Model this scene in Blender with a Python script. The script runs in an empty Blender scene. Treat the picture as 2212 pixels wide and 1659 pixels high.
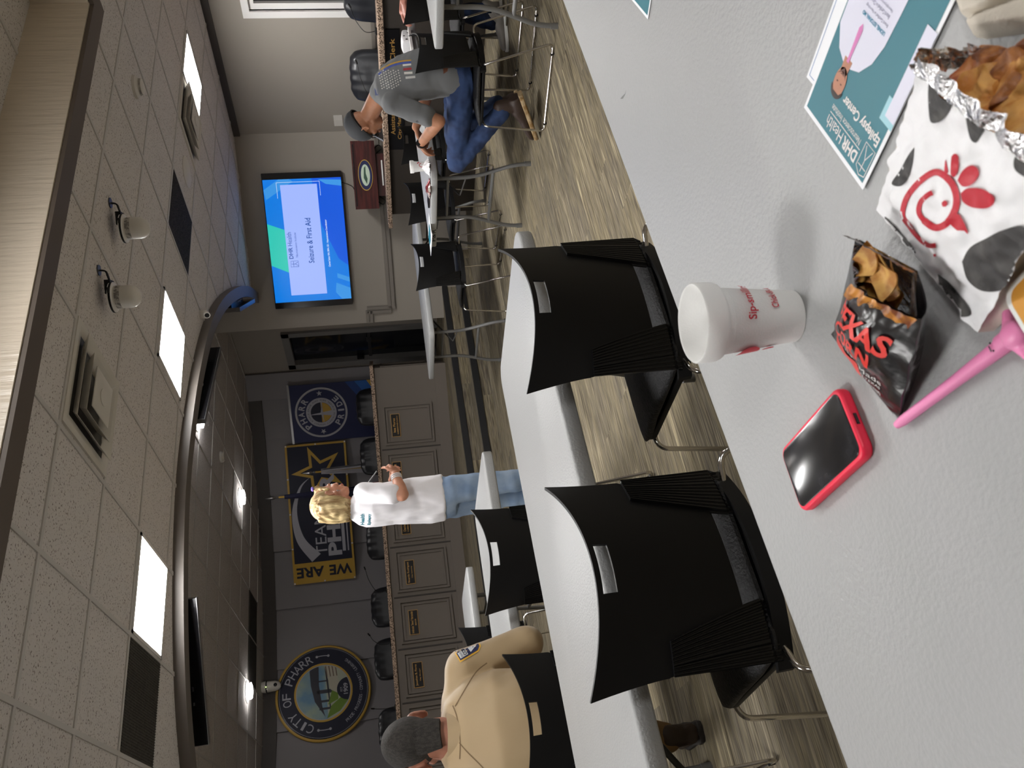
import bpy, bmesh, math, random
from math import sin, cos, pi, radians as R, sqrt, atan2, hypot
from mathutils import Vector as V, Matrix, noise
from mathutils.bvhtree import BVHTree
random.seed(7)
SC = bpy.context.scene
EXPO = 1.75
COL = SC.collection

# ------------------------------------------------------------------ camera
# world frame: X and Y run along the ceiling grid, Z up, camera above the origin at 1.2 m
PIT, ROL, YAW, CH = R(9.13), R(4.72), R(31.87), 1.2
FPX = 1750.0
nd = V((sin(ROL)*cos(PIT), cos(ROL)*cos(PIT), sin(PIT)))      # "down" seen from the camera
fz = V((0, 0, 1)); yy = (fz - nd*fz.dot(nd)).normalized(); xx = nd.cross(yy)
if xx.x < 0: xx = -xx
def c2w(v):
    x, y, z = xx.dot(v), yy.dot(v), -nd.dot(v)
    return V((cos(YAW)*x + sin(YAW)*y, -sin(YAW)*x + cos(YAW)*y, z))
UAX, VAX, FWD = c2w(V((1, 0, 0))), c2w(V((0, 1, 0))), c2w(V((0, 0, 1)))
cd = bpy.data.cameras.new('camera'); cam = bpy.data.objects.new('camera', cd); COL.objects.link(cam)
m = Matrix((VAX, UAX, -FWD)).transposed().to_4x4(); m.translation = V((0, 0, CH))
cam.matrix_world = m
cd.sensor_width = 36; cd.lens = FPX/2212*36; cd.clip_start = 0.02; cd.clip_end = 60
cd.dof.use_dof = True; cd.dof.focus_distance = 2.6; cd.dof.aperture_fstop = 15
SC.camera = cam
SC.view_settings.view_transform = 'Standard'; SC.view_settings.look = 'None'
SC.view_settings.gamma = 1; SC.view_settings.use_curve_mapping = False
SC.view_settings.exposure = EXPO
W = bpy.data.worlds.new('world'); SC.world = W; W.use_nodes = True
W.node_tree.nodes['Background'].inputs[0].default_value = (.62, .62, .66, 1)
W.node_tree.nodes['Background'].inputs[1].default_value = 0.05

def D(x, y): return c2w(V((1659-y-829.5, x-1106, FPX)))
def Z(x, y, z):
    q = D(x, y); t = (z-CH)/q.z; return V((q.x*t, q.y*t, z))
def PL(x, y, n, k):
    q = D(x, y); t = k/(n[0]*q.x+n[1]*q.y); return q*t + V((0, 0, CH))
def DEP(x, y, dep):
    q = D(x, y); f = V((FWD.x, FWD.y, 0)).normalized(); return q*(dep/q.dot(f)) + V((0, 0, CH))

# ------------------------------------------------------------------ materials
MATS = {}
def mat(name, col, rough=.6, metal=0, spec=.5, emit=None, es=1, bump=None, mix=None, trans=0, sheen=0, aniso=0):
    """bump=(scale, strength[, stretch xyz]); mix=(colour, scale, lo, hi[, stretch])"""
    if name in MATS: return MATS[name]
    m = bpy.data.materials.new(name); m.use_nodes = True; N = m.node_tree.nodes; L = m.node_tree.links
    b = N['Principled BSDF']
    b.inputs['Base Color'].default_value = (*col, 1); b.inputs['Roughness'].default_value = rough
    b.inputs['Metallic'].default_value = metal; b.inputs['Specular IOR Level'].default_value = spec
    if trans: b.inputs['Transmission Weight'].default_value = trans
    if sheen: b.inputs['Sheen Weight'].default_value = sheen
    if emit: b.inputs['Emission Color'].default_value = (*emit, 1); b.inputs['Emission Strength'].default_value = es
    def nz(scale, stretch, detail=4):
        tc = N.new('ShaderNodeTexCoord'); mp = N.new('ShaderNodeMapping'); n = N.new('ShaderNodeTexNoise')
        L.new(tc.outputs['Object'], mp.inputs[0]); L.new(mp.outputs[0], n.inputs['Vector'])
        mp.inputs['Scale'].default_value = stretch; n.inputs['Scale'].default_value = scale; n.inputs['Detail'].default_value = detail
        return n
    if mix:
        n = nz(mix[1], mix[4] if len(mix) > 4 else (1, 1, 1)); r = N.new('ShaderNodeValToRGB')
        r.color_ramp.elements[0].position = mix[2]; r.color_ramp.elements[1].position = mix[3]
        r.color_ramp.elements[0].color = (*col, 1); r.color_ramp.elements[1].color = (*mix[0], 1)
        L.new(n.outputs[0], r.inputs[0]); L.new(r.outputs[0], b.inputs['Base Color'])
    if bump:
        n = nz(bump[0], bump[2] if len(bump) > 2 else (1, 1, 1)); bm = N.new('ShaderNodeBump')
        bm.inputs['Strength'].default_value = bump[1]; bm.inputs['Distance'].default_value = .01
        L.new(n.outputs[0], bm.inputs['Height']); L.new(bm.outputs[0], b.inputs['Normal'])
    MATS[name] = m; return m
def S(r, g, b):   # sRGB 0-255 -> linear
    return tuple((c/255/12.92 if c <= 10 else ((c/255+.055)/1.055)**2.4) for c in (r, g, b))

def carpet_mat():
    m = bpy.data.materials.new('carpet'); m.use_nodes = True; N = m.node_tree.nodes; L = m.node_tree.links; b = N['Principled BSDF']
    tc = N.new('ShaderNodeTexCoord')
    def node(t, **k):
        n = N.new(t)
        for a, v in k.items(): setattr(n, a, v)
        return n
    br = node('ShaderNodeTexBrick'); br.offset = .37; br.squash = 1
    mp = node('ShaderNodeMapping'); mp.inputs['Scale'].default_value = (1, 1, 1)
    L.new(tc.outputs['Object'], mp.inputs[0]); L.new(mp.outputs[0], br.inputs['Vector'])
    br.inputs['Scale'].default_value = 1; br.inputs['Brick Width'].default_value = 1.0; br.inputs['Row Height'].default_value = .25
    br.inputs['Mortar Size'].default_value = 0
    br.inputs['Color1'].default_value = (0, 0, 0, 1); br.inputs['Color2'].default_value = (1, 1, 1, 1)
    # streaks along X
    def nzz(sc, st, det=3, rough=.6):
        p = node('ShaderNodeMapping'); p.inputs['Scale'].default_value = st; n = node('ShaderNodeTexNoise')
        n.inputs['Scale'].default_value = sc; n.inputs['Detail'].default_value = det; n.inputs['Roughness'].default_value = rough
        add = node('ShaderNodeVectorMath', operation='ADD')
        L.new(tc.outputs['Object'], p.inputs[0]); L.new(p.outputs[0], add.inputs[0])
        sc2 = node('ShaderNodeVectorMath', operation='SCALE'); sc2.inputs['Scale'].default_value = 9.0
        L.new(br.outputs['Color'], sc2.inputs[0]); L.new(sc2.outputs[0], add.inputs[1]); L.new(add.outputs[0], n.inputs['Vector'])
        return n
    a = nzz(1, (1.6, 26, 26), 3); f = nzz(1, (5, 130, 130), 2); g = nzz(60, (1, 1, 1), 2)
    def rampc(n, stops):
        r = node('ShaderNodeValToRGB'); e = r.color_ramp.elements
        while len(e) < len(stops): e.new(.5)
        for i, (p, c) in enumerate(stops): e[i].position = p; e[i].color = (*c, 1)
        L.new(n.outputs[0], r.inputs[0]); return r
    ra = rampc(a, [(.3, S(96, 89, 78)), (.45, S(148, 138, 115)), (.55, S(124, 116, 103)), (.7, S(184, 172, 144))])
    rf = rampc(f, [(.36, (.42, .41, .40)), (.6, (1.12, 1.12, 1.12))])
    mx = node('ShaderNodeMixRGB', blend_type='MULTIPLY'); mx.inputs[0].default_value = .8
    L.new(ra.outputs[0], mx.inputs[1]); L.new(rf.outputs[0], mx.inputs[2])
    rb = rampc(br, [(0, (.8, .8, .82)), (1, (1.08, 1.06, 1.0))])
    m2 = node('ShaderNodeMixRGB', blend_type='MULTIPLY'); m2.inputs[0].default_value = 1
    L.new(mx.outputs[0], m2.inputs[1]); L.new(rb.outputs[0], m2.inputs[2])
    L.new(m2.outputs[0], b.inputs['Base Color']); b.inputs['Roughness'].default_value = .95; b.inputs['Specular IOR Level'].default_value = .15
    bm = node('ShaderNodeBump'); bm.inputs['Strength'].default_value = .35; bm.inputs['Distance'].default_value = .004
    L.new(g.outputs[0], bm.inputs['Height']); L.new(bm.outputs[0], b.inputs['Normal'])
    return m
def speck_mat(name, base, dark, scale, lo, hi, rough=.9, bump=.3):
    return mat(name, dark, rough, bump=(scale, bump), mix=(base, scale, lo, hi), spec=.2)
M = dict(
 wall=mat('wall_paint', S(152, 145, 136), .75, bump=(180, .06)),
 daiswall=mat('dais_wall_panel', S(140, 137, 140), .75, bump=(180, .05)),
 trimc=mat('rail_paint', S(122, 115, 107), .55),
 crown=mat('dark_crown', S(72, 67, 64), .6),
 brown=mat('tray_trim', S(92, 82, 74), .6),
 soff=mat('soffit_paint', S(104, 97, 91), .5),
 tile=speck_mat('ceiling_tile', S(212, 207, 204), S(128, 120, 114), 95, .33, .42, .95, .35),
 tbar=mat('ceiling_bar', S(196, 193, 190), .6),
 silk=mat('tray_wallcover', S(212, 200, 182), .26, bump=(2.2, .9, (14, 3, 1.2)), spec=.6),
 white=mat('white_paint', S(226, 224, 222), .45),
 cream=mat('cream_plastic', S(208, 204, 196), .5),
 blackp=mat('black_plastic', (.0035, .0035, .004), .5, bump=(900, .05), spec=.28),
 blackr=mat('black_ribbed_plastic', (.004, .004, .0045), .4, spec=.4),
 blackf=mat('black_upholstery', (.007, .007, .008), .6, bump=(160, .5), mix=((.028, .028, .030), 90, .5, .7)),
 chrome=mat('chrome', (.62, .60, .57), .12, 1),
 leather=mat('black_leather', (.012, .013, .017), .36, bump=(14, .25)),
 table=mat('light_grey_plastic', S(161, 162, 162), .42, bump=(170, .22), spec=.5),
 tleg=mat('grey_steel', S(122, 122, 122), .4, .3),
 granite=speck_mat('granite', S(206, 180, 158), S(70, 56, 48), 90, .40, .54, .25, 0),
 counter=mat('counter_paint', S(122, 113, 104), .6),
 darkbase=mat('dark_base', S(66, 60, 55), .6),
 glassd=mat('dark_glass', (.01, .011, .013), .08, spec=.8),
 screenb=mat('screen_black', (.008, .008, .01), .15, spec=.6),
 metal=mat('dark_metal', (.09, .09, .09), .35, .8),
 steel=mat('satin_steel', (.45, .45, .46), .3, 1),
 gold=mat('gold_paint', S(196, 158, 62), .5),
 goldl=mat('gold_letter', S(216, 168, 92), .4, .3),
 navy=mat('navy_print', S(26, 34, 78), .6),
 navyd=mat('dark_navy_print', S(22, 26, 48), .6),
 silver=mat('silver_print', S(176, 176, 186), .5),
 wood=mat('dark_cherry_wood', S(78, 32, 30), .35, mix=(S(52, 20, 20), 3, .4, .6, (1, 1, 14))),
 plate=mat('plate_black', (.008, .008, .01), .25),
 nose=mat('black_rubber', (.012, .012, .013), .6),
 foam=mat('white_foam', S(238, 238, 236), .55, bump=(500, .08)),
 red=mat('red_ink', S(192, 18, 44), .5),
 paper=mat('white_paper', S(238, 240, 244), .6),
 teal=mat('teal_ink', S(14, 110, 126), .5),
 foil=mat('crinkled_foil', (.75, .75, .76), .22, 1, bump=(60, .9)),
 led=mat('ceiling_light_glow', (1, 1, 1), .5, emit=(1, .985, .97), es=15.0),
 spot=mat('downlight_glow', (1, 1, 1), .5, emit=(1, .97, .95), es=9.0),
)
M['carpet'] = carpet_mat()

# ------------------------------------------------------------------ mesh helpers
class MB:
    def __init__(s): s.bm = bmesh.new(); s.mi = 0
    def face(s, vs):
        try: f = s.bm.faces.new(vs); f.material_index = s.mi; return f
        except ValueError: return None
    def pts(s, L): return [s.bm.verts.new(p) for p in L]
    def box(s, c, d, rz=0, mtx=None):
        hx, hy, hz = d[0]/2, d[1]/2, d[2]/2; vs = []
        for x, y, z in ((-1,-1,-1),(1,-1,-1),(1,1,-1),(-1,1,-1),(-1,-1,1),(1,-1,1),(1,1,1),(-1,1,1)):
            p = V((x*hx, y*hy, z*hz))
            if mtx: p = mtx @ p
            elif rz: p = V((p.x*cos(rz)-p.y*sin(rz), p.x*sin(rz)+p.y*cos(rz), p.z))
            vs.append(s.bm.verts.new(p+V(c)))
        for f in ((0,3,2,1),(4,5,6,7),(0,1,5,4),(1,2,6,5),(2,3,7,6),(3,0,4,7)): s.face([vs[i] for i in f])
        return s
    def b2(s, p0, p1): return s.box([(a+b)/2 for a, b in zip(p0, p1)], [abs(b-a) for a, b in zip(p0, p1)])
    def prism(s, poly, z0, z1, bev=0, tf=None):
        """poly: list of (x, y), extruded z0..z1; bev rounds the top and bottom edges by insetting"""
        if bev:
            c = [sum(p[i] for p in poly)/len(poly) for i in (0, 1)]
            def ins(k): 
                out = []; n = len(poly)
                for i in range(n):
                    a, b_, c_ = V(poly[i-1]), V(poly[i]), V(poly[(i+1) % n])
                    t = ((b_-a).normalized()+(c_-b_).normalized()); nn = V((-t.y, t.x)).normalized()
                    out.append((b_.x+nn.x*k, b_.y+nn.y*k))
                return out
            lv = [(z0, bev), (z0+bev*.3, bev*.3), (z0+bev, 0), (z1-bev, 0), (z1-bev*.3, bev*.3), (z1, bev)]
            rings = [[(x, y, z) for x, y in ins(k)] for z, k in lv]
        else: rings = [[(x, y, z0) for x, y in poly], [(x, y, z1) for x, y in poly]]
        return s.rings(rings, tf=tf)
    def rings(s, rings, closed=True, caps=True, tf=None):
        R_ = [s.pts([tf(V(p)) if tf else p for p in r]) for r in rings]
        n = len(rings[0])
        for a, b in zip(R_, R_[1:]):
            for i in range(n if closed else n-1): s.face([a[i], a[(i+1) % n], b[(i+1) % n], b[i]])
        if caps and closed: s.face(R_[0][::-1]); s.face(R_[-1])
        return s
    def cyl(s, p0, p1, r0, r1=None, n=16, caps=True):
        return s.tube([p0, p1], [r0, r0 if r1 is None else r1], n, caps)
    def tube(s, P, r, n=10, caps=True):
        P = [V(p) for p in P]; r = r if isinstance(r, (list, tuple)) else [r]*len(P); rings = []
        prev = None
        for i, p in enumerate(P):
            d = (P[min(i+1, len(P)-1)]-P[max(i-1, 0)]).normalized()
            if prev is None: a = d.cross(V((0, 0, 1)) if abs(d.z) < .9 else V((1, 0, 0))).normalized()
            else: a = (prev - d*prev.dot(d)).normalized()
            prev = a; b = d.cross(a)
            rings.append([p+(a*cos(2*pi*k/n)+b*sin(2*pi*k/n))*r[i] for k in range(n)])
        return s.rings(rings, caps=caps)
    def lathe(s, prof, c=(0, 0, 0), n=40, axis=None, caps=True):
        c = V(c); q = V((0, 0, 1)).rotation_difference(V(axis)) if axis else None
        rings = []
        for r, z in prof:
            ring = [V((r*cos(2*pi*k/n), r*sin(2*pi*k/n), z)) for k in range(n)]
            rings.append([c+(q @ p if q else p) for p in ring])
        return s.rings(rings, caps=caps)
    def ell(s, c, r, mtx=None, n=20, m_=12):
        rings = []
        for j in range(m_+1):
            t = -pi/2+pi*j/m_; t = max(min(t, pi/2-.02), -pi/2+.02)
            ring = []
            for k in range(n):
                p = V((r[0]*cos(t)*cos(2*pi*k/n), r[1]*cos(t)*sin(2*pi*k/n), r[2]*sin(t)))
                ring.append(V(c)+(mtx @ p if mtx else p))
            rings.append(ring)
        return s.rings(rings)
    def cap(s, p0, p1, r0, r1, n=16, k=1.0, side=None):
        """capsule from p0 to p1, cross section stretched by k along `side`"""
        p0, p1 = V(p0), V(p1); d = (p1-p0); L = d.length; d.normalize()
        a = V(side).normalized() if side else d.orthogonal().normalized()
        a = (a-d*a.dot(d)).normalized(); b = d.cross(a); rings = []
        for j in range(5): t = -pi/2+.05+j*(pi/2-.05)/4; rings.append((p0+d*sin(t)*r0, cos(t)*r0))
        for j in range(5): t = j*(pi/2-.05)/4; rings.append((p1+d*sin(t)*r1, cos(t)*r1))
        return s.rings([[c+(a*cos(2*pi*q/n)*k+b*sin(2*pi*q/n))*r for q in range(n)] for c, r in rings])
    def loft(s, secs, n=24, p=2.0):
        """secs: (centre, X half axis vector, Y half axis vector), superellipse power p"""
        rings = []
        for c, X, Y in secs:
            c, X, Y = V(c), V(X), V(Y); ring = []
            for k in range(n):
                t = 2*pi*k/n; cc, ss = cos(t), sin(t)
                ring.append(c+X*(abs(cc)**(2/p)*(1 if cc >= 0 else -1))+Y*(abs(ss)**(2/p)*(1 if ss >= 0 else -1)))
            rings.append(ring)
        return s.rings(rings)
    def grid(s, fn, nu, nv, closeu=False):
        G = [[s.bm.verts.new(fn(i/nu, j/nv)) for i in range(nu+(0 if closeu else 1))] for j in range(nv+1)]
        for j in range(nv):
            for i in range(nu):
                i2 = (i+1) % len(G[0]); s.face([G[j][i], G[j][i2], G[j+1][i2], G[j+1][i]])
        return s
    def sheet(s, fn, nu, nv, th, skip=None):
        """two sided shell: fn(u, v) -> (point, normal)"""
        A, B = [], []
        for j in range(nv+1):
            ra, rb = [], []
            for i in range(nu+1):
                p, nn = fn(i/nu, j/nv); ra.append(s.bm.verts.new(p)); rb.append(s.bm.verts.new(p+nn*th))
            A.append(ra); B.append(rb)
        ok = lambda i, j: 0 <= i < nu and 0 <= j < nv and not (skip and skip((i+.5)/nu, (j+.5)/nv))
        for j in range(nv):
            for i in range(nu):
                if not ok(i, j): continue
                s.face([A[j][i], A[j+1][i], A[j+1][i+1], A[j][i+1]]); s.face([B[j][i], B[j][i+1], B[j+1][i+1], B[j+1][i]])
                for (di, dj), (a, b) in (((-1, 0), ((j, i), (j+1, i))), ((1, 0), ((j+1, i+1), (j, i+1))), ((0, -1), ((j, i+1), (j, i))), ((0, 1), ((j+1, i), (j+1, i+1)))):
                    if not ok(i+di, j+dj):
                        s.face([A[a[0]][a[1]], A[b[0]][b[1]], B[b[0]][b[1]], B[a[0]][a[1]]])
        return s
    def poly(s, pts, z=0):
        s.face(s.pts([(p[0], p[1], z) if len(p) == 2 else p for p in pts])); return s
    def build(s, name, mats, parent=None, smooth=True, ang=35, loc=None, **tags):
        me = bpy.data.meshes.new(name); bmesh.ops.recalc_face_normals(s.bm, faces=s.bm.faces[:]) if not tags.pop('flat', False) else None
        s.bm.to_mesh(me); s.bm.free()
        o = bpy.data.objects.new(name, me); COL.objects.link(o)
        for mm in (mats if isinstance(mats, (list, tuple)) else [mats]): me.materials.append(mm)
        if smooth:
            for p in me.polygons: p.use_smooth = True
            sharp(me, R(ang))
        if parent: o.parent = parent
        if loc: o.location = loc
        for k, v in tags.items(): o[k] = v
        return o
def sharp(me, a):
    bm = bmesh.new(); bm.from_mesh(me)
    for e in bm.edges:
        if len(e.link_faces) == 2 and e.calc_face_angle(0) > a: e.smooth = False
    bm.to_mesh(me); bm.free()
def tag(o, label=None, category=None, group=None, kind=None):
    for k, v in (('label', label), ('category', category), ('group', group), ('kind', kind)):
        if v: o[k] = v
    return o
def thing(name, label, cat, loc=(0, 0, 0), rz=0, group=None, rx=0):
    o = bpy.data.objects.new(name, None); o.empty_display_size = .05; COL.objects.link(o)
    o.location = loc; o.rotation_euler = (rx, 0, rz)
    return tag(o, label, cat, group)
def struct(o): o['kind'] = 'structure'; return o
def dup(o, loc=None, rz=None, label=None, parent=None):
    c = o.copy(); COL.objects.link(c)
    if parent is not None: c.parent = parent
    for ch in [x for x in bpy.data.objects if x.parent == o]: dup(ch, parent=c)
    if loc is not None: c.location = loc
    if rz is not None: c.rotation_euler.z = rz
    if label: c['label'] = label
    return c
def arcpts(cx, cy, r, a0, a1, n): return [(cx+r*cos(a0+(a1-a0)*i/n), cy+r*sin(a0+(a1-a0)*i/n)) for i in range(n+1)]
def rrect(w, h, r, n=5, cx=0, cy=0):
    P = []
    for sx, sy, a in ((1, 1, 0), (-1, 1, pi/2), (-1, -1, pi), (1, -1, 1.5*pi)):
        P += arcpts(cx+sx*(w/2-r), cy+sy*(h/2-r), r, a, a+pi/2, n)
    return P
def spline(P, n=8):
    P = [V(p) for p in P]; out = []
    for i in range(len(P)-1):
        p0, p1, p2, p3 = P[max(i-1, 0)], P[i], P[i+1], P[min(i+2, len(P)-1)]
        for k in range(n):
            t = k/n; out.append(.5*((2*p1)+(p2-p0)*t+(2*p0-5*p1+4*p2-p3)*t*t+(3*p1-p0-3*p2+p3)*t**3))
    return out+[P[-1]]
def round_path(P, r, n=4):
    """polyline with its corners rounded by radius r"""
    P = [V(p) for p in P]; out = [P[0]]
    for i in range(1, len(P)-1):
        a, b, c = P[i-1], P[i], P[i+1]; k = min(r, (a-b).length*.45, (c-b).length*.45)
        s_, e = b+(a-b).normalized()*k, b+(c-b).normalized()*k
        for j in range(n+1): t = j/n; out.append(s_*(1-t)**2+b*2*t*(1-t)+e*t*t)
    return out+[P[-1]]
# ---- text: returns mesh data of a string, fitted
def text_bm(s, w=None, h=None, cx=0, cy=0, rot=0, z=0, bold=0, ext=0, align='C', sub=0):
    cu = bpy.data.curves.new('t', 'FONT'); cu.body = s; cu.size = 1; cu.offset = bold; cu.extrude = 0; cu.resolution_u = 3
    ob = bpy.data.objects.new('t', cu); COL.objects.link(ob)
    dg = bpy.context.evaluated_depsgraph_get(); me = bpy.data.meshes.new_from_object(ob.evaluated_get(dg))
    bpy.data.objects.remove(ob); bpy.data.curves.remove(cu)
    xs = [v.co.x for v in me.vertices] or [0]; ys = [v.co.y for v in me.vertices] or [0]
    x0, x1, y0, y1 = min(xs), max(xs), min(ys), max(ys)
    sx = w/(x1-x0) if w else None; sy = h/(y1-y0) if h else None
    sx = sx or sy; sy = sy or sx
    ox = {'C': (x0+x1)/2, 'L': x0, 'R': x1}[align]
    for v in me.vertices:
        x, y = (v.co.x-ox)*sx, (v.co.y-(y0+y1)/2)*sy
        v.co = (cx+x*cos(rot)-y*sin(rot), cy+x*sin(rot)+y*cos(rot), z)
    return me
def texts(name, items, m, parent, z=0, thick=0, sub=0):
    """items: dicts/tuples for text_bm, joined in one mesh"""
    bm = bmesh.new()
    for it in items:
        it = dict(it); me = text_bm(it.pop('s'), z=z, **it); bm.from_mesh(me); bpy.data.meshes.remove(me)
    if sub:
        bmesh.ops.triangulate(bm, faces=bm.faces[:])
        for _ in range(sub):
            E_ = [e for e in bm.edges if e.calc_length() > .004]
            if E_: bmesh.ops.subdivide_edges(bm, edges=E_, cuts=1); bmesh.ops.triangulate(bm, faces=bm.faces[:])
    me = bpy.data.meshes.new(name); bm.to_mesh(me); bm.free(); me.materials.append(m)
    o = bpy.data.objects.new(name, me); COL.objects.link(o); o.parent = parent
    return o
def circ_text(s, r, h, mid, step, flip=False, bold=0, cx=0, cy=0, w=None):
    """letters round a circle; mid = angle of the middle letter, step = radians per letter"""
    out = []; n = len(s)
    for i, ch in enumerate(s):
        if ch == ' ': continue
        a = mid+(i-(n-1)/2)*step*(1 if flip else -1)
        ww = w*(.42 if ch in "I1.'-" else 1.25 if ch in 'MW' else 1) if w else None
        out.append(dict(s=ch, h=h*(.25 if ch in '.-' else 1), w=ww*(.6 if ch in '.-' else 1) if ww else None, cx=cx+r*cos(a), cy=cy+r*sin(a), rot=a+(pi/2 if flip else -pi/2), bold=bold))
    return out
def star(cx, cy, ro, ri=None, rot=pi/2, n=5):
    ri = ri or ro*.4
    return [(cx+(ro if k % 2 == 0 else ri)*cos(rot+pi*k/n), cy+(ro if k % 2 == 0 else ri)*sin(rot+pi*k/n)) for k in range(2*n)]
def disc(cx, cy, rx, ry=None, n=48): return [(cx+rx*cos(2*pi*k/n), cy+(ry or rx)*sin(2*pi*k/n)) for k in range(n)]
def flat(name, polys, m, parent, z=0, th=0):
    """flat printed shapes in the parent's XY plane; polygons may be concave (triangulated)"""
    b = MB()
    for P in polys: b.prism([(p[0], p[1]) for p in P], z, z+th) if th else b.poly(P, z)
    bmesh.ops.triangulate(b.bm, faces=b.bm.faces[:])
    return b.build(name, m, parent, smooth=False)
def ringpoly(b, cx, cy, r0, r1, z, n=64, a0=0, a1=2*pi):
    A = [b.bm.verts.new((cx+r0*cos(a0+(a1-a0)*k/n), cy+r0*sin(a0+(a1-a0)*k/n), z)) for k in range(n+1)]
    B = [b.bm.verts.new((cx+r1*cos(a0+(a1-a0)*k/n), cy+r1*sin(a0+(a1-a0)*k/n), z)) for k in range(n+1)]
    for k in range(n): b.face([A[k], A[k+1], B[k+1], B[k]])
    return b
def ring_obj(name, rr, m, parent, z, cx=0, cy=0, **k):
    b = MB()
    for r0, r1 in rr: ringpoly(b, cx, cy, r0, r1, z, **k)
    return b.build(name, m, parent, smooth=False)
def stroke(b, P, w, z=0, taper=None):
    """flat ribbon along 2D polyline"""
    P = [V((p[0], p[1])) for p in P]; n = len(P); L_ = []; R_ = []
    for i, p in enumerate(P):
        d = (P[min(i+1, n-1)]-P[max(i-1, 0)]).normalized(); q = V((-d.y, d.x))*(w/2*(taper(i/(n-1)) if taper else 1))
        L_.append(b.bm.verts.new((p.x+q.x, p.y+q.y, z))); R_.append(b.bm.verts.new((p.x-q.x, p.y-q.y, z)))
    for i in range(n-1): b.face([L_[i], L_[i+1], R_[i+1], R_[i]])
# ---- soft bodies: join blobs, voxel remesh, smooth, bake
def fuse(b, name, m, parent, voxel=.008, sm=6, disp=None, fac=.5):
    me = bpy.data.meshes.new(name); bmesh.ops.recalc_face_normals(b.bm, faces=b.bm.faces[:]); b.bm.to_mesh(me); b.bm.free()
    o = bpy.data.objects.new(name, me); COL.objects.link(o)
    r = o.modifiers.new('r', 'REMESH'); r.mode = 'VOXEL'; r.voxel_size = voxel; r.adaptivity = 0
    if sm: s_ = o.modifiers.new('s', 'SMOOTH'); s_.factor = fac; s_.iterations = sm
    dg = bpy.context.evaluated_depsgraph_get(); me2 = bpy.data.meshes.new_from_object(o.evaluated_get(dg))
    bpy.data.objects.remove(o); bpy.data.meshes.remove(me); me2.name = name; me2.materials.clear(); me2.materials.append(m)
    if disp:
        nrm = [v.normal.copy() for v in me2.vertices]
        for v, nn in zip(me2.vertices, nrm): v.co += nn*disp(v.co)
    for p in me2.polygons: p.use_smooth = True
    o = bpy.data.objects.new(name, me2); COL.objects.link(o)
    if parent: o.parent = parent
    return o
def bvh_of(o):
    return BVHTree.FromPolygons([v.co.copy() for v in o.data.vertices], [tuple(p.vertices) for p in o.data.polygons])
def project(o, tree, tf, direction, off=.0015, dist=2):
    """drape a flat mesh on another: each vertex goes through tf, then along direction until it meets the tree"""
    d = V(direction).normalized(); bad = set()
    for v in o.data.vertices:
        p = tf(v.co); h = tree.ray_cast(p, d, dist)
        if h[0] is None: h2 = tree.find_nearest(p); v.co = h2[0]+h2[1]*off; bad.add(v.index)
        else: v.co = h[0]-d*off*.5+h[1]*off*.5*(1 if h[1].dot(d) < 0 else -1)
    return o
def refine(o, L=.01, it=5):
    bm = bmesh.new(); bm.from_mesh(o.data); bmesh.ops.triangulate(bm, faces=bm.faces[:])
    for _ in range(it):
        E_ = [e for e in bm.edges if e.calc_length() > L]
        if not E_: break
        bmesh.ops.subdivide_edges(bm, edges=E_, cuts=1); bmesh.ops.triangulate(bm, faces=[f for f in bm.faces if len(f.verts) > 3])
    bm.to_mesh(o.data); bm.free(); return o

def pxdrape(name, polys, m, tree, org, par, off=.0015, L=.008, tf=None, txt=None):
    """print flat artwork measured in photo pixels on the surface it lies on; vertices that miss are dropped"""
    o = texts(name, txt, m, par) if txt else flat(name, polys, m, par)
    me = o.data; cw = V((0, 0, CH))-V(org); s = 1.0
    if tf:
        for v in me.vertices: x, y = tf(v.co.x, v.co.y); v.co = (x, y, 0)
    for v in me.vertices: v.co = v.co*.001
    refine(o, L, 5); bad = []
    for v in me.vertices:
        d = D(v.co.x*1000, v.co.y*1000).normalized(); h = tree.ray_cast(cw, d)
        if h[0]: v.co = h[0]-d*off
        else: v.co = (0, 0, 0); bad.append(v.index)
    if bad:
        bm = bmesh.new(); bm.from_mesh(me); bm.verts.ensure_lookup_table()
        bmesh.ops.delete(bm, geom=[bm.verts[i] for i in bad], context='VERTS'); bm.to_mesh(me); bm.free()
    return o
def pxband(P_, w, n=6):
    P_ = [V((p[0], p[1])) for p in spline([(x, y, 0) for x, y in P_], n)]; L_, R_ = [], []; N_ = len(P_)
    for i, p in enumerate(P_):
        d = (P_[min(i+1, N_-1)]-P_[max(i-1, 0)]).normalized(); qn = V((-d.y, d.x))*w/2; L_.append(tuple(p+qn)); R_.append(tuple(p-qn))
    return [[L_[i], L_[i+1], R_[i+1], R_[i]] for i in range(N_-1)]
# ------------------------------------------------------------------ large structure
ZC, ZD, ZP = 2.645, 3.17, .35          # main ceiling, dais ceiling, dais platform
WC, WR = (3.0, 6.96), 5.18             # centre and radius of the curved back wall
CC, CR = (3.0, 4.4), 5.4               # centre and radius of the curved counter front
def warc(t, r=WR): return (WC[0]+r*sin(t), WC[1]+r*cos(t))
def carc(t, r=CR): return (CC[0]+r*sin(t), CC[1]+r*cos(t))
MB().b2((-5, -3.5, -.1), (8.6, 8, 0)).build('floor', M['carpet'], smooth=False, kind='structure')
b = MB()
b.b2((-5, 7.63, -.1), (7.2, 7.95, .175)); b.b2((-5, 7.95, -.1), (7.2, 13, ZP))
pf = b.build('floor_platform', M['carpet'], smooth=False, kind='structure')
b = MB()
for a0, z in ((7.63, .175), (7.95, ZP)): b.b2((-4.9, a0-.012, z-.062), (6.9, a0+.006, z+.004)); b.b2((-4.9, a0, z), (6.9, a0+.05, z+.005))
b.build('trim_step_nosing', M['nose'], smooth=False, kind='structure')

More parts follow.
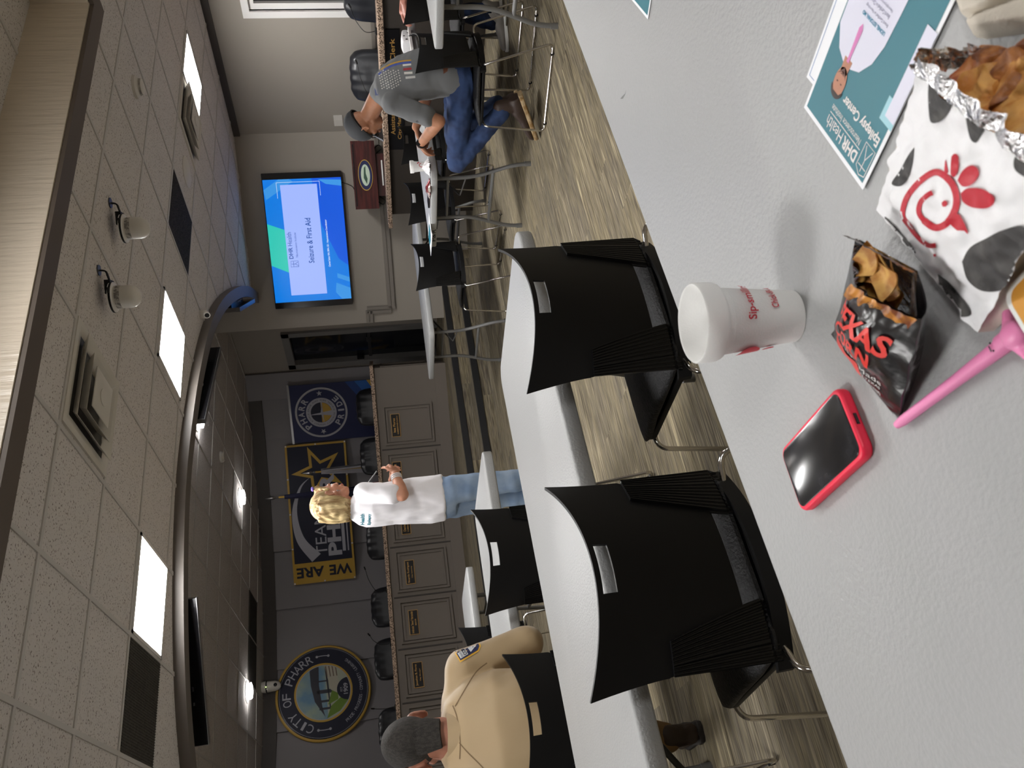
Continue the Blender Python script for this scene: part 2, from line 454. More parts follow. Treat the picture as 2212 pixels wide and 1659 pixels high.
# walls
b = MB(); b.b2((7.8, -3.5, 0), (7.98, 3.3, 3.3)); b.b2((7.8, 5.05, 0), (7.98, 6.7, 3.3)); b.b2((7.8, 3.3, 0), (7.98, 5.05, 1.08)); b.b2((7.8, 3.3, 2.2), (7.98, 5.05, 3.3))
b.build('wall_right', M['wall'], smooth=False, kind='structure')
b = MB(); b.prism([(7.8, 6.6), (7.98, 6.6), (7.98, 7.6), (6.98, 8.6), (6.95, 8.9), (6.18, 8.22)], 0, 3.3)
b.build('wall_screen', M['wall'], smooth=False, kind='structure')
b = MB(); b.b2((6.95, 8.5, 0), (7.1, 9.33, 3.3)); b.b2((6.95, 10.21, 0), (7.1, 10.6, 3.3)); b.b2((6.95, 9.33, 2.52), (7.1, 10.21, 3.3)); b.b2((6.95, 9.33, 0), (7.1, 10.21, ZP))
b.build('wall_door_side', M['wall'], smooth=False, kind='structure')
b = MB(); ts = [.867, .79]+[.672-.1635*k for k in range(11)]+[-1.05]
for i in range(len(ts)-1):
    o0, o1 = (0, 0) if i == 0 else (.045, .0) if i == 1 else (.012, -.022)
    p0, p1 = warc(ts[i], WR+o0), warc(ts[i+1], WR+o1)
    q1, q0 = warc(ts[i+1], WR+.2), warc(ts[i], WR+.2)
    if i == 0: p0, p1 = warc(ts[0], WR-.05), warc(ts[1], WR-.05)
    b.prism([p0, q0, q1, p1], 0, 3.3)
b.build('wall_back', M['daiswall'], smooth=False, kind='structure')
b = MB()
for i in range(24):
    t0, t1 = .867-i*.08, .867-(i+1)*.08
    b.prism([warc(t0, WR-.035), warc(t0, WR+.1), warc(t1, WR+.1), warc(t1, WR-.035)], 2.985, ZD)
b.build('trim_back_crown', M['crown'], smooth=False, kind='structure')
MB().b2((-5.15, -3.6, 0), (-5, 13, 3.3)).build('wall_left', M['wall'], smooth=False, kind='structure')
MB().b2((-5.1, -3.65, 0), (8.0, -3.5, 3.3)).build('wall_rear', M['wall'], smooth=False, kind='structure')
MB().b2((-1.35, 8.2, 0), (-1.2, 11, 3.3)).build('wall_alcove', M['wall'], smooth=False, kind='structure')
b = MB(); b.b2((7.765, -3.4, 2.575), (7.8, 6.6, ZC)); b.build('trim_right_crown', M['crown'], smooth=False, kind='structure')
# chair rails (three stepped mouldings)
def rail(name, P, z0, z1, n):
    b = MB()
    for k, (f0, f1, d) in enumerate(((0, 1, .012), (.1, .42, .03), (.58, .92, .03), (.42, .58, .018))):
        za, zb = z0+(z1-z0)*f0, z0+(z1-z0)*f1
        b.prism([P[0], P[1], (P[1][0]+n[0]*d, P[1][1]+n[1]*d), (P[0][0]+n[0]*d, P[0][1]+n[1]*d)], za, zb)
    return b.build(name, M['trimc'], smooth=False, kind='structure')
s2 = .7071
rail('trim_screen_wall', [(7.78, 6.62), (6.29, 8.11)], .94, 1.045, (-s2, -s2))
rail('trim_rail_step', [(6.29, 8.11), (6.18, 8.22)], 1.225, 1.32, (-s2, -s2))
b = MB()
for d, w0, w1 in ((.012, 0, .105), (.03, .012, .045), (.03, .06, .095)):
    p = lambda t: (6.29+s2*(.052-t), 8.11-s2*(.052-t))
    A, B = p(w0), p(w1); b.prism([A, B, (B[0]-s2*d, B[1]-s2*d), (A[0]-s2*d, A[1]-s2*d)], 1.0, 1.3)
b.build('trim_rail_riser', M['trimc'], smooth=False, kind='structure')
rail('trim_right_wall', [(7.8, -3.4), (7.8, 6.58)], .91, 1.005, (-1, 0))
# window in the right wall
w = struct(MB().b2((7.86, 3.3, 1.08), (7.88, 5.05, 2.2)).build('window_1', M['glassd'], smooth=False))
b = MB()
for y0, y1, z0, z1 in ((5.05, 5.12, 1.01, 2.27), (3.23, 3.3, 1.01, 2.27), (3.3, 5.05, 2.2, 2.27), (3.3, 5.05, 1.01, 1.08)): b.b2((7.775, y0, z0), (7.86, y1, z1))
for y0, y1, z0, z1 in ((4.985, 5.05, 1.08, 2.2), (3.3, 3.36, 1.08, 2.2), (3.36, 4.985, 2.15, 2.2), (3.36, 4.985, 1.08, 1.13)): b.b2((7.82, y0, z0), (7.87, y1, z1))
b.build('window_frame', M['white'], w, smooth=False)
b = MB(); b.b2((7.98, 3.1, .9), (8.4, 5.3, 2.4)); b.build('darkness_beyond_window', M['glassd'], smooth=False, kind='structure')  # unseen dark block, added to stand for the darkness outside the window
# dark glass door in the side wall of the dais
d = struct(MB().b2((7.0, 9.4, ZP+.02), (7.03, 10.14, 2.45)).build('door_1', M['glassd'], smooth=False))
b = MB()
for y0, y1, z0, z1 in ((9.33, 9.42, ZP, 2.52), (10.1, 10.21, ZP, 2.52), (9.33, 10.21, 2.42, 2.52)): b.b2((6.91, y0, z0), (7.06, y1, z1))
b.build('door_frame', mat('door_frame_grey', S(120, 118, 116), .5), d, smooth=False)
b = MB(); b.b2((6.975, 9.42, 1.30), (7.005, 10.1, 1.345)); b.b2((6.95, 9.62, 1.29), (6.975, 9.7, 1.36)); b.build('push_bar', M['metal'], d, smooth=False)
b = MB(); b.b2((6.93, 10.06, 1.42), (6.98, 10.13, 1.52)); b.build('door_latch', M['blackp'], d, smooth=False)

# soffit and ceilings
SO = spline([(6.5, 7.9), (6.2, 7.42), (5.75, 6.86), (5.2, 6.3), (4.75, 5.93), (4.35, 5.68), (3.9, 5.49), (3.4, 5.34), (2.75, 5.24), (2.1, 5.3), (1.47, 5.48), (.96, 5.76), (.4, 6.25), (-.2, 7.0), (-.8, 8.0), (-1.2, 9.0)], 5)
SO = [V((p[0], p[1])) for p in SO]
def offs(P, k):
    out = []
    for i, p in enumerate(P):
        t = (P[min(i+1, len(P)-1)]-P[max(i-1, 0)]).normalized(); out.append(p+V((-t.y, t.x))*-k)
    return out
SI = offs(SO, .12)
b = MB(); A = [[(p.x, p.y, z) for p in q] for q, z in ((SO, ZC+.02), (SO, 2.575), (SI, 2.575), (SI, 3.3))]
b.rings(A, closed=False, caps=False)
b.build('ceiling_soffit', M['soff'], kind='structure', ang=50)
poly = [(-5, 2.94), (8.2, 2.94), (8.2, 6.75), (6.6, 8.2)]+[(p.x, p.y) for p in offs(SO, .01)]+[(-5, 9.0)]
b = MB(); b.prism(poly, ZC, ZC+.05); b.b2((4.59, -3.6, ZC), (8.2, 2.94, ZC+.05)); b.b2((-5.1, -3.6, ZC), (4.59, -.65, ZC+.05)); b.b2((-5.1, -.65, ZC), (-3.04, 2.94, ZC+.05))
bmesh.ops.triangulate(b.bm, faces=[f for f in b.bm.faces if len(f.verts) > 4])
cm = b.build('ceiling', M['tile'], smooth=False, kind='structure')
b = MB(); b.b2((-5, 5.3, ZD), (7.2, 12.6, ZD+.05)); cdais = b.build('ceiling_dais', M['tile'], smooth=False, kind='structure')
# recessed tray at the near side
ZT = 2.955
b = MB(); b.b2((-3, -.6, ZT), (4.55, 2.89, ZT+.05)); tray = b.build('ceiling_tray', M['tile'], smooth=False, kind='structure')
b = MB(); b.b2((-3, 2.89, ZC+.0), (4.6, 2.95, ZT+.05)); b.b2((-3, -.66, ZC), (4.6, -.6, ZT+.05)); b.b2((4.55, -.66, ZC), (4.6, 2.95, ZT+.05)); b.b2((-3.05, -.66, ZC), (-3, 2.95, ZT+.05))
b.build('wall_tray_side', M['silk'], smooth=False, kind='structure')
b = MB()
for p0, p1 in (((-3, 2.9, 0), (4.68, 3.03, 0)), ((-3, -.73, 0), (4.68, -.6, 0)), ((4.55, -.6, 0), (4.68, 2.9, 0)), ((-3.13, -.73, 0), (-3, 3.03, 0))):
    b.b2((p0[0], p0[1], ZC-.022), (p1[0], p1[1], ZC+.004))
b.build('trim_tray', M['brown'], smooth=False, kind='structure')
b = MB(); b.b2((-3, -.6, 0), (4.55, 2.89, 0))
# ceiling bars
def inside_main(x, y):
    if not (-5 < x < 7.78 and -3.4 < y) or x+y > 14.4: return False
    if -3.13 < x < 4.68 and -.73 < y < 3.03: return False
    return y < so_y(x)
def so_y(x):
    for p, q in zip(SO, SO[1:]):
        if (p.x-x)*(q.x-x) <= 0 and p.x != q.x: return p.y+(q.y-p.y)*(x-p.x)/(q.x-p.x)
    return 9 if x < 0 else 8
def inside_dais(x, y):
    if not (-1.2 < x < 6.95): return False
    return y > so_y(x)+.1 and hypot(x-WC[0], y-WC[1]) < WR and y < 12.2
def bars(name, inside, bx, ay, z, w=.024):
    b = MB()
    def runs(f, lo, hi):
        out = []; st = None; n = int((hi-lo)/.03)
        for i in range(n+1):
            t = lo+(hi-lo)*i/n; k = f(t) and i < n
            if k and st is None: st = t
            if not k and st is not None: out.append((st, t)); st = None
        return out
    for x in bx:
        for y0, y1 in runs(lambda t: inside(x, t), -3.5, 12.5): b.b2((x-w/2, y0, z-.007), (x+w/2, y1, z+.001))
    for y in ay:
        for x0, x1 in runs(lambda t: inside(t, y), -5, 8): b.b2((x0, y-w/2, z-.0065), (x1, y+w/2, z+.001))
    return b
BX = [.86+.6*k for k in range(-9, 12)]; AY = [3.34+.61*k for k in range(-11, 9)]
bars('', inside_main, BX, AY, ZC).build('ceiling_bars', M['tbar'], cm, smooth=False)
bars('', inside_dais, [.9+.6*k for k in range(-4, 11)], [7.89+.61*k for k in range(-5, 9)], ZD).build('ceiling_bars', M['tbar'], cdais, smooth=False)
bars('', lambda x, y: -3 < x < 4.55 and -.6 < y < 2.88, [4.1-.61*k for k in range(12)], [2.4-.61*k for k in range(5)], ZT).build('ceiling_bars', M['tbar'], tray, smooth=False)

# ------------------------------------------------------------------ ceiling fixtures
def panel_light(x, y, label, z=ZC, s=.6):
    t = thing('ceiling_light', label, 'ceiling light', (x, y, z), group='square ceiling light panels')
    b = MB(); h = s/2-.008
    for a in ((-h, -h, h, -h+.02), (-h, h-.02, h, h), (-h, -h, -h+.02, h), (h-.02, -h, h, h)): b.b2((a[0], a[1], -.012), (a[2], a[3], 0))
    b.build('frame', M['white'], t, smooth=False)
    MB().b2((-h+.02, -h+.02, -.008), (h-.02, h-.02, -.001)).build('diffuser', M['led'], t, smooth=False)
    return t
panel_light(1.76, 4.87, 'square glowing ceiling panel beside the long dark return grille, nearest the left of the room')
panel_light(3.60, 4.89, 'square glowing ceiling panel in the middle, past the two domed ceiling units')
panel_light(6.48, 4.86, 'square glowing ceiling panel nearest the right wall, beside the square air diffuser')
panel_light(-1.24, 4.87, 'square glowing ceiling panel far to the left, outside the picture')
panel_light(5.9, 1.2, 'square glowing ceiling panel right of the recessed tray, outside the picture')
panel_light(5.9, -1.8, 'square glowing ceiling panel in the rear right corner, outside the picture')
panel_light(.56, -1.85, 'square glowing ceiling panel behind the recessed tray, outside the picture')
panel_light(2.2, 1.75, 'square glowing panel inside the recessed ceiling tray, outside the picture', ZT)
panel_light(-.6, 1.75, 'left square glowing panel inside the recessed ceiling tray, outside the picture', ZT)

def diffuser(x, y, label):
    t = thing('air_diffuser', label, 'air vent', (x, y, ZC), group='square ceiling air diffusers')
    def sq(h, z): return [(-h, -h, z), (h, -h, z), (h, h, z), (-h, h, z)]
    MB().rings([sq(.292, -.004), sq(.292, .0)]).build('back_plate', M['metal'], t, smooth=False)
    MB().rings([sq(.297, 0), sq(.297, -.012), sq(.262, -.012), sq(.225, -.0045)], caps=False).build('frame', M['cream'], t, smooth=False)
    for h0, h1, z in ((.19, .235, -.045), (.125, .165, -.055)):
        MB().rings([sq(h0, -.006), sq(h1, z), sq(h1, z-.002), sq(h0, -.010)], caps=False).build('louver', M['cream'], t, smooth=False)
    b = MB(); b.rings([sq(.105, -.062), sq(.115, -.06), sq(.115, -.056), sq(.05, -.03)]); b.lathe([(.045, -.0625), (.045, -.066), (.03, -.066)], n=24)
    b.build('centre_plate', M['cream'], t, ang=30)
    return t
diffuser(2.385, 3.645, 'large square white air diffuser with sloping louvers, nearest overhead')
diffuser(5.94, 4.87, 'square air diffuser between the round speaker and the right-hand light panel')
def grille(x, y, label, z=ZC, sx=.58, sy=.58, g=True):
    t = thing('return_grille', label, 'air vent', (x, y, z), group='dark perforated ceiling grilles')
    m = mat('grille_dark', S(84, 80, 74), .6, mix=(S(40, 38, 36), 60, .46, .54, (1, 6, 1)), metal=.2)
    MB().b2((-sx/2, -sy/2, -.006), (sx/2, sy/2, 0)).build('perforated_sheet', m, t, smooth=False)
    b = MB()
    for k in range(40):
        xx_ = -sx/2+sx*(k+.5)/40; b.b2((xx_-.002, -sy/2, -.009), (xx_+.002, sy/2, -.006))
    b.build('fins', m, t, smooth=False)
    return t
grille(1.155, 4.87, 'dark square return grille beside the left light panel')
grille(4.75, 4.87, 'dark square return grille between the middle light panel and the round speaker')
grille(3.6, 11.2, 'dark grille in the dais ceiling in front of the back wall, right one', ZD)
grille(3.0, 11.2, 'dark grille in the dais ceiling in front of the back wall, left one', ZD)
t = thing('ceiling_speaker', 'round cream speaker disc flush in the ceiling beside the dark grille', 'speaker', (5.38, 4.92, ZC))
MB().lathe([(.13, 0), (.13, -.006), (.11, -.012), (.0001, -.014)], n=40).build('grille_disc', M['cream'], t)
t = thing('smoke_detector', 'small round smoke detector with dark slots on the main ceiling', 'smoke detector', (4.82, 3.66, ZC))
MB().lathe([(.075, 0), (.075, -.018), (.055, -.03), (.05, -.05), (.035, -.055), (.0001, -.055)], n=32).build('body', M['cream'], t)
MB().lathe([(.052, -.033), (.0535, -.036), (.051, -.046)], n=32, caps=False).build('vent_slots', M['metal'], t)
t = thing('smoke_detector', 'small white smoke detector on the dais ceiling between the round downlights', 'smoke detector', (4.87, 8.94, ZD))
MB().lathe([(.07, 0), (.07, -.02), (.05, -.045), (.0001, -.05)], n=24).build('body', M['cream'], t)
def dome_unit(x, y, label):
    u2 = V((UAX.x, UAX.y, 0)).normalized(); c = V((x, y, 0))-u2*.15
    t = thing('ceiling_camera', label, 'camera', (c.x, c.y, ZC), atan2(u2.y, u2.x), group='white domed ceiling units')
    MB().cyl((.15, 0, 0), (.15, 0, -.006), .03, n=20).build('hole_ring', M['metal'], t)
    for o_ in (0, .012): MB().tube(spline([(.15, o_, 0), (.145, .01+o_, -.03), (.11, o_, -.045), (.085, o_, -.05)]), .0045, 6).build('cable', M['blackp'], t)
    MB().box((.055, 0, -.048), (.075, .07, .03)).build('junction_box', M['blackp'], t, smooth=False)
    m = V((0, 0, .025))
    MB().lathe([(.07, -.076), (.082, -.08), (.082, -.097), (.076, -.1)], m, 36).build('collar', M['white'], t)
    MB().lathe([(.0835, -.085), (.0835, -.096)], m, 36, caps=False).build('collar_band', M['blackp'], t)
    MB().box((.03, -.078, -.064), (.03, .012, .012)).build('sticker', M['plate'], t, smooth=False)
    MB().lathe([(.062, -.099), (.062, -.17), (.058, -.195), (.045, -.215), (.024, -.228), (.0001, -.231)], m, 36).build('dome', M['cream'], t)
    MB().lathe([(.0625, -.108), (.0625, -.135)], m, 36, caps=False).build('rating_label', mat('label_grey', S(176, 172, 166), .5, mix=(S(120, 116, 112), 60, .5, .55)), t)
    return t
dome_unit(3.64, 3.54, 'white domed unit hanging from the ceiling by its cable, the upper of the pair')
dome_unit(3.12, 3.52, 'white domed unit hanging from the ceiling by its cable, the lower of the pair')
t = thing('security_camera', 'tiny white camera on the ceiling where the curved soffit bends', 'camera', (4.44, 5.62, ZC), -.9)
MB().box((0, 0, -.03), (.07, .07, .06)).build('base', M['cream'], t, smooth=False)
MB().cyl((0, -.02, -.05), (0, -.075, -.065), .024, .026, 18).build('barrel', M['cream'], t)
MB().cyl((0, -.075, -.065), (0, -.078, -.0655), .019, .019, 18).build('lens', M['screenb'], t)
def hung_tv(p, q, label):
    P, Q = V((*p, 0)), V((*q, 0)); c = (P+Q)/2; L = (Q-P).length; a = atan2(Q.y-P.y, Q.x-P.x)
    t = thing('hanging_television', label, 'television', (c.x, c.y, 2.53), a, group='televisions hung behind the curved soffit')
    b = MB(); b.b2((-L/2, -.02, 0), (L/2, .02, .58)); b.b2((-L/2+.15, -.05, .1), (L/2-.15, -.02, .45)); b.build('housing', M['screenb'], t, smooth=False)
    MB().b2((-L/2+.012, .0205, .012), (L/2-.012, .022, .568)).build('screen', M['glassd'], t, smooth=False)
    b = MB(); b.b2((-L/2-.003, -.02, -.004), (L/2+.003, .022, 0)); b.b2((-L/2-.004, -.02, 0), (-L/2, .022, .58)); b.build('edge_trim', M['steel'], t, smooth=False)
    b = MB(); b.cyl((0, -.035, .45), (0, -.035, .64), .02); b.box((-.2, -.052, .06), (.02, .006, .01)); b.box((-.1, -.052, .06), (.03, .006, .01)); b.build('mount', M['steel'], t)
hung_tv((1.12, 6.02), (1.945, 5.49), 'black television hung behind the curved soffit, the long one low in the picture')
hung_tv((3.30, 5.47), (4.25, 5.88), 'black television hung behind the middle of the curved soffit')
hung_tv((5.25, 6.62), (6.0, 7.42), 'black television behind the soffit end, reflecting blue beside the wall screen')
for x, y, l in ((4.88, 10.13, 'round glowing downlight in the dais ceiling above the standing woman'), (2.56, 10.87, 'round glowing downlight in the dais ceiling near the round city seal'), (4.70, 7.75, 'round glowing downlight half hidden behind the hung television'), (.2, 10.2, 'round glowing downlight at the left of the dais ceiling, outside the picture')):
    t = thing('downlight', l, 'ceiling light', (x, y, ZD), group='round surface downlights over the dais')
    MB().lathe([(.13, 0), (.13, -.008), (.10, -.012)], n=36, caps=False).build('trim_ring', M['white'], t)
    b = MB(); b.lathe([(.095, -.004), (.095, -.05), (.085, -.062), (.0001, -.064)], n=36)
    for k in range(3): b.ell((.098*cos(k*2.1), .098*sin(k*2.1), -.05), (.012, .012, .008), n=10, m_=6)
    b.build('lamp_body', M['spot'], t)
t = thing('pan_tilt_camera', 'white domed camera hanging from the dark band above the round seal', 'camera', (2.85, 11.98, ZD-.04))
MB().lathe([(.07, .04), (.08, 0), (.08, -.02)], n=28).build('mount_plate', M['cream'], t)
MB().lathe([(.082, -.02), (.082, -.035)], n=28).build('collar', M['blackp'], t)
MB().loft([((0, 0, -.035), (.075, 0, 0), (0, .075, 0)), ((0, 0, -.14), (.07, 0, 0), (0, .07, 0)), ((0, 0, -.19), (.055, 0, 0), (0, .055, 0)), ((0, 0, -.215), (.025, 0, 0), (0, .025, 0))]).build('head', M['cream'], t)
MB().ell((.0, -.066, -.15), (.025, .012, .025)).build('lens', M['screenb'], t)
MB().ell((-.02, -.083, -.028), (.006, .003, .006)).build('status_light', mat('green_led', (.4, .9, .1), .5, emit=(.6, 1, .2), es=2), t)
# ------------------------------------------------------------------ folding tables
def fold_table(label, loc, rz, L=1.83, Wd=.78, group='grey folding tables', legs=True, zt=.74, inset=.16):
    t = thing('folding_table', label, 'table', loc, rz, group)
    ch = .07; P = rrect(L, Wd, ch, 6)
    b = MB(); b.prism(P, zt-.046, zt, .007); b.build('tabletop', M['table'], t, ang=50)
    for sx in (-1, 1):
        x = sx*(L/2-inset)
        for sy in (-1, 1):
            pts = round_path([(x, sy*.20, zt-.05), (x, sy*.20, .42), (x+sx*.01, sy*.31, .13), (x+sx*.01, sy*.32, .015)], .1, 5)
            MB().tube(pts, .0145, 12).build('leg', M['tleg'], t, ang=60)
            MB().cyl((x+sx*.01, sy*.32, .0), (x+sx*.01, sy*.32, .045), .018, n=14).build('foot_cap', M['tleg'], t)
        MB().cyl((x+sx*.005, -.262, .27), (x+sx*.005, .262, .27), .013, n=12).build('crossbar', M['tleg'], t)
        MB().cyl((x-sx*.004, -.2, .6), (x-sx*.004, .2, .6), .010, n=10).build('crossbar', M['tleg'], t)
        b = MB(); b.tube([(x-sx*.33, 0, zt-.05), (x-sx*.03, 0, .50)], .009, 8); b.build('folding_brace', M['metal'], t)
        b = MB(); b.tube([(x-sx*.03, 0, .50), (x, -.19, .47)], .005, 6); b.build('brace_strut', M['tleg'], t)
    return t
def tbl_from_corner(cx, cy, sx, sy, rz, L=1.83, Wd=.78):
    """centre of a table whose corner (cx, cy) is its sx/sy side"""
    dx, dy = -sx*L/2, -sy*Wd/2; return (cx+dx*cos(rz)-dy*sin(rz), cy+dx*sin(rz)+dy*cos(rz), 0)
rN = R(3.9)
TN = tbl_from_corner(1.95, 1.055, 1, 1, rN, 2.44, .78)
fold_table('nearest grey folding table, holding the cup, phone, flyers and bags', TN, rN, L=2.44)
fold_table('long grey folding table with two black chairs backed up to it', tbl_from_corner(1.765, 1.875, 1, -1, R(4.6)), R(4.6), Wd=.78)
fold_table('grey folding table whose corner hides the standing woman\'s legs', tbl_from_corner(1.83, 3.50, 1, -1, R(1)), R(1), inset=.30)
fold_table('small-looking grey folding table nearest the dais steps, behind the man in tan', tbl_from_corner(1.86, 5.22, 1, -1, 0), 0)
fold_table('grey folding table at the top edge, overlapping the seated man\'s chair', tbl_from_corner(4.09, 2.93, -1, 1, 0), 0)
fold_table('grey folding table where the man in the cap eats, marked on its edge', tbl_from_corner(4.25, 4.78, -1, 1, 0), 0)
fold_table('farthest grey folding table, with only its left legs in view', tbl_from_corner(4.24, 6.66, -1, 1, 0), 0)
t = [o for o in bpy.data.objects if o.get('label', '').startswith('grey folding table where the man')][0]
b = texts('marker_lettering', [dict(s='P&R', w=.13, h=.028, cx=0, cy=0)], M['plate'], t)
b.rotation_euler = (pi/2, 0, -pi/2); b.location = (-1.83/2-.001, .22, .716)

# ------------------------------------------------------------------ stacking chairs
def sled_chair(label, loc, rz, group=None):
    """origin on the floor under the seat, facing +Y"""
    t = thing('stacking_chair', label, 'chair', loc, rz, group)
    ZB, ZT_ = .455, .845
    def back(u, v, inset=0):      # u -1..1, v 0..1
        z = ZB+(ZT_-ZB)*v
        hw = .232+.022*max(0, (v-.55)/.45)**1.5 + .004*(1-v)
        zz = z-(.045*(1-u*u))*max(0, (v-.5)/.5)
        y = -.235-.03*v+.075*u*u*(.5+.5*v)+.02*max(0, v-.6)*2*(abs(u)**3)
        return V((u*hw*.955, y+inset, zz))
    def nrm(u, v):
        e = .01; a = back(u+e, v)-back(u-e, v); c = back(u, min(1, v+e))-back(u, max(0, v-e)); return a.cross(c).normalized()
    low = .11                      # bottom of the centre panel
    def cw(v): return 1.0 if v > .56 else .76
    # centre panel with handle slot
    def fc(a, c):
        v = low+(1-low)*c; k = cw(v)
        if .50 < v <= .56: k = .76+.24*(v-.50)/.06
        u = (2*a-1)*k; return back(u, v), nrm(u, v)
    def skip(a, c):
        v = low+(1-low)*c; return abs(2*a-1) < .225 and .865 < v-.0 < .955
    MB().sheet(fc, 40, 44, .007, skip).build('backrest', M['blackp'], t, ang=40)
    b = MB()
    for u, v in ((-.85, .92), (.85, .92), (-.82, .66), (.82, .66), (0, .76), (-.5, .84), (.5, .84), (-.45, .27), (.45, .27), (0, .27)):
        p = back(u, v); n_ = nrm(u, v); b.lathe([(.0105, 0), (.0095, .003), (.006, .0045), (.0001, .005)], p-n_*.001 if n_.y > 0 else p, 14, axis=-n_ if n_.y > 0 else n_)
    b.build('rivets', M['blackp'], t, ang=60, kind='stuff')
    b = MB()     # raised lip along the bottom of the centre panel
    b.tube([back((2*k/20-1)*.66, low)+V((0, .0, 0)) for k in range(21)], .0055, 8); b.build('panel_lip', M['blackp'], t)
    # ribbed side wings
    for s in (-1, 1):
        def fw(a, c):
            v = -.05+.605*c; ui = .46+.26*max(0, v/.555)**1.1
            u = s*(ui+(1-ui)*a); p = back(u, v); n_ = nrm(u, v)
            rib = .0016*(1 if int(a*22) % 2 else -1); return p+V((0, rib-.003, 0)), n_
        MB().sheet(fw, 44, 10, .012).build('ribbed_wing', M['blackr'], t, ang=30)
        b = MB(); e = [back(s*.70, .56-.555*k/8*0+0) for k in range(1)]
        pth = [back(s*(.70+.3*k/8), .565) for k in range(9)]; b.tube([p+V((0, -.003, 0)) for p in pth], .004, 6)
        b.tube([back(s*(.46+.26*((.555*k/12)/.555)**1.1), .555*k/12)+V((0, -.003, 0)) for k in range(13)], .004, 6); b.build('wing_rim', M['blackp'], t)
    # lower rim band joining the wings to the seat
    def fr(a, c):
        u = 2*a-1; return V((u*.238, -.266+.085*u*u-.006*(1-c), ZB-.045+.034*c)), V((0, 1, 0))
    MB().sheet(fr, 30, 3, .014).build('lower_band', M['blackp'], t, ang=40)
    # seat
    def seat_sec(y, hw, z, k): return [(hw*cos(q)*abs(cos(q))**-.55*1.0 if abs(cos(q)) > 1e-6 else 0, y, 0) for q in ()]
    secs = [(-.225, .19, .005), (-.20, .212, .018), (-.1, .222, .024), (.05, .222, .024), (.17, .215, .022), (.215, .20, .012), (.228, .185, .003)]
    MB().loft([((0, y, .452-.012*((y+.05)/.25)**2+(.0 if y < .1 else -.01)), (hw, 0, 0), (0, 0, th)) for y, hw, th in secs], 32, 3.2).build('seat', M['blackf'], t, ang=60)
    MB().prism(rrect(.43, .43, .05, 5, 0, -.0), .41, .43, .006).build('seat_pan', M['blackp'], t)
    for s in (-1, 1):
        pts = round_path([(s*.19, -.20, .425), (s*.262, -.235, .425), (s*.262, -.36, .012), (s*.262, .23, .012), (s*.235, .20, .405), (s*.15, .19, .41)], .035, 5)
        MB().tube(pts, .0075, 10).build('sled_leg', M['chrome'], t, ang=60)
        for y in (-.3, .17): MB().cyl((s*.262, y, 0), (s*.262, y+.012, .02), .009, n=8).build('glide', M['blackp'], t)
    return t
CHG = None
c0 = sled_chair('near black plastic chair with a handle slot, directly beyond the foam cup', (1.268, 1.89, 0), R(1.5))
dup(c0, (.51, 1.865, 0), R(5), 'near black plastic chair with a handle slot, straight beyond the red phone')
dup(c0, (1.235, 3.62, 0), R(0), 'empty black chair between the two left-hand tables, below the standing woman')
dup(c0, (.47, 3.20, 0), R(2), 'black chair in which the man in the tan shirt sits')
dup(c0, (1.19, 5.36, 0), R(0), 'black chair half hidden behind the tan shirt, at the table nearest the steps')
dup(c0, (4.44, 3.37, 0), R(9), 'black chair in which the man in the grey shirt sits')
dup(c0, (5.40, 3.66, 0), R(4), 'black empty chair just past the seated man, mostly hidden by his chair')
dup(c0, (6.14, 3.40, 0), R(50), 'black chair at the very top edge, holding the person in dark jeans')
for x, l in ((4.66, 'black empty chair at the farthest table, nearest the table corner and the steps'), (5.42, 'black empty chair at the farthest table, middle one beyond the papers'), (6.20, 'black empty chair at the farthest table, beyond the cup of the man in the cap')):
    dup(c0, (x, 5.60+.0*x, 0), R(-6), l)

# ------------------------------------------------------------------ curved dais counter
t = thing('dais_counter', 'long curved grey panelled council desk with a speckled granite top on the dais', 'desk', (0, 0, 0))
TE = .58
def arcwall(r0, r1, z0, z1, ta=-TE, tb=TE, n=40, b=None):
    b = b or MB()
    A = [carc(ta+(tb-ta)*k/n, r0) for k in range(n+1)]; B = [carc(ta+(tb-ta)*k/n, r1) for k in range(n+1)]
    b.rings([[(p[0], p[1], z0) for p in A+B[::-1]], [(p[0], p[1], z1) for p in A+B[::-1]]]); return b
b = arcwall(CR, CR+.06, ZP, 1.29)
e0, e1 = carc(TE), (6.62, 9.80)
dv = (V(e1)-V(e0)).normalized(); nv = V((-dv.y, dv.x))
b.prism([e0, (e0[0]+dv.x*.9, e0[1]+dv.y*.9), (e0[0]+dv.x*.9+nv.x*.06, e0[1]+dv.y*.9+nv.y*.06), (e0[0]+nv.x*.06, e0[1]+nv.y*.06)], ZP, 1.29)
b.build('front_body', M['counter'], t, ang=30)
b = arcwall(CR-.02, CR+.0, ZP, .50); b.build('plinth', M['counter'], t, ang=30)
arcwall(CR-.05, CR+.62, 1.29, 1.335).build('granite_top', M['granite'], t, ang=30)
b = MB(); p = [V(e0)+V((.0, -.06)), V(e0)+dv*.95+V((.05, -.02)), V(e0)+dv*.95+nv*.5, V(e0)+nv*.5]; b.prism([tuple(q) for q in p], 1.2905, 1.3345); b.build('granite_return', M['granite'], t, smooth=False)
tsm = [.497]+[.381-.1165*k for k in range(9)]
b = MB()
for s_ in tsm[1:]: arcwall(CR-.009, CR+.0, .50, 1.26, s_-.0016, s_+.0016, 1, b)
b.build('panel_seams', M['darkbase'], t, smooth=False, kind='stuff')
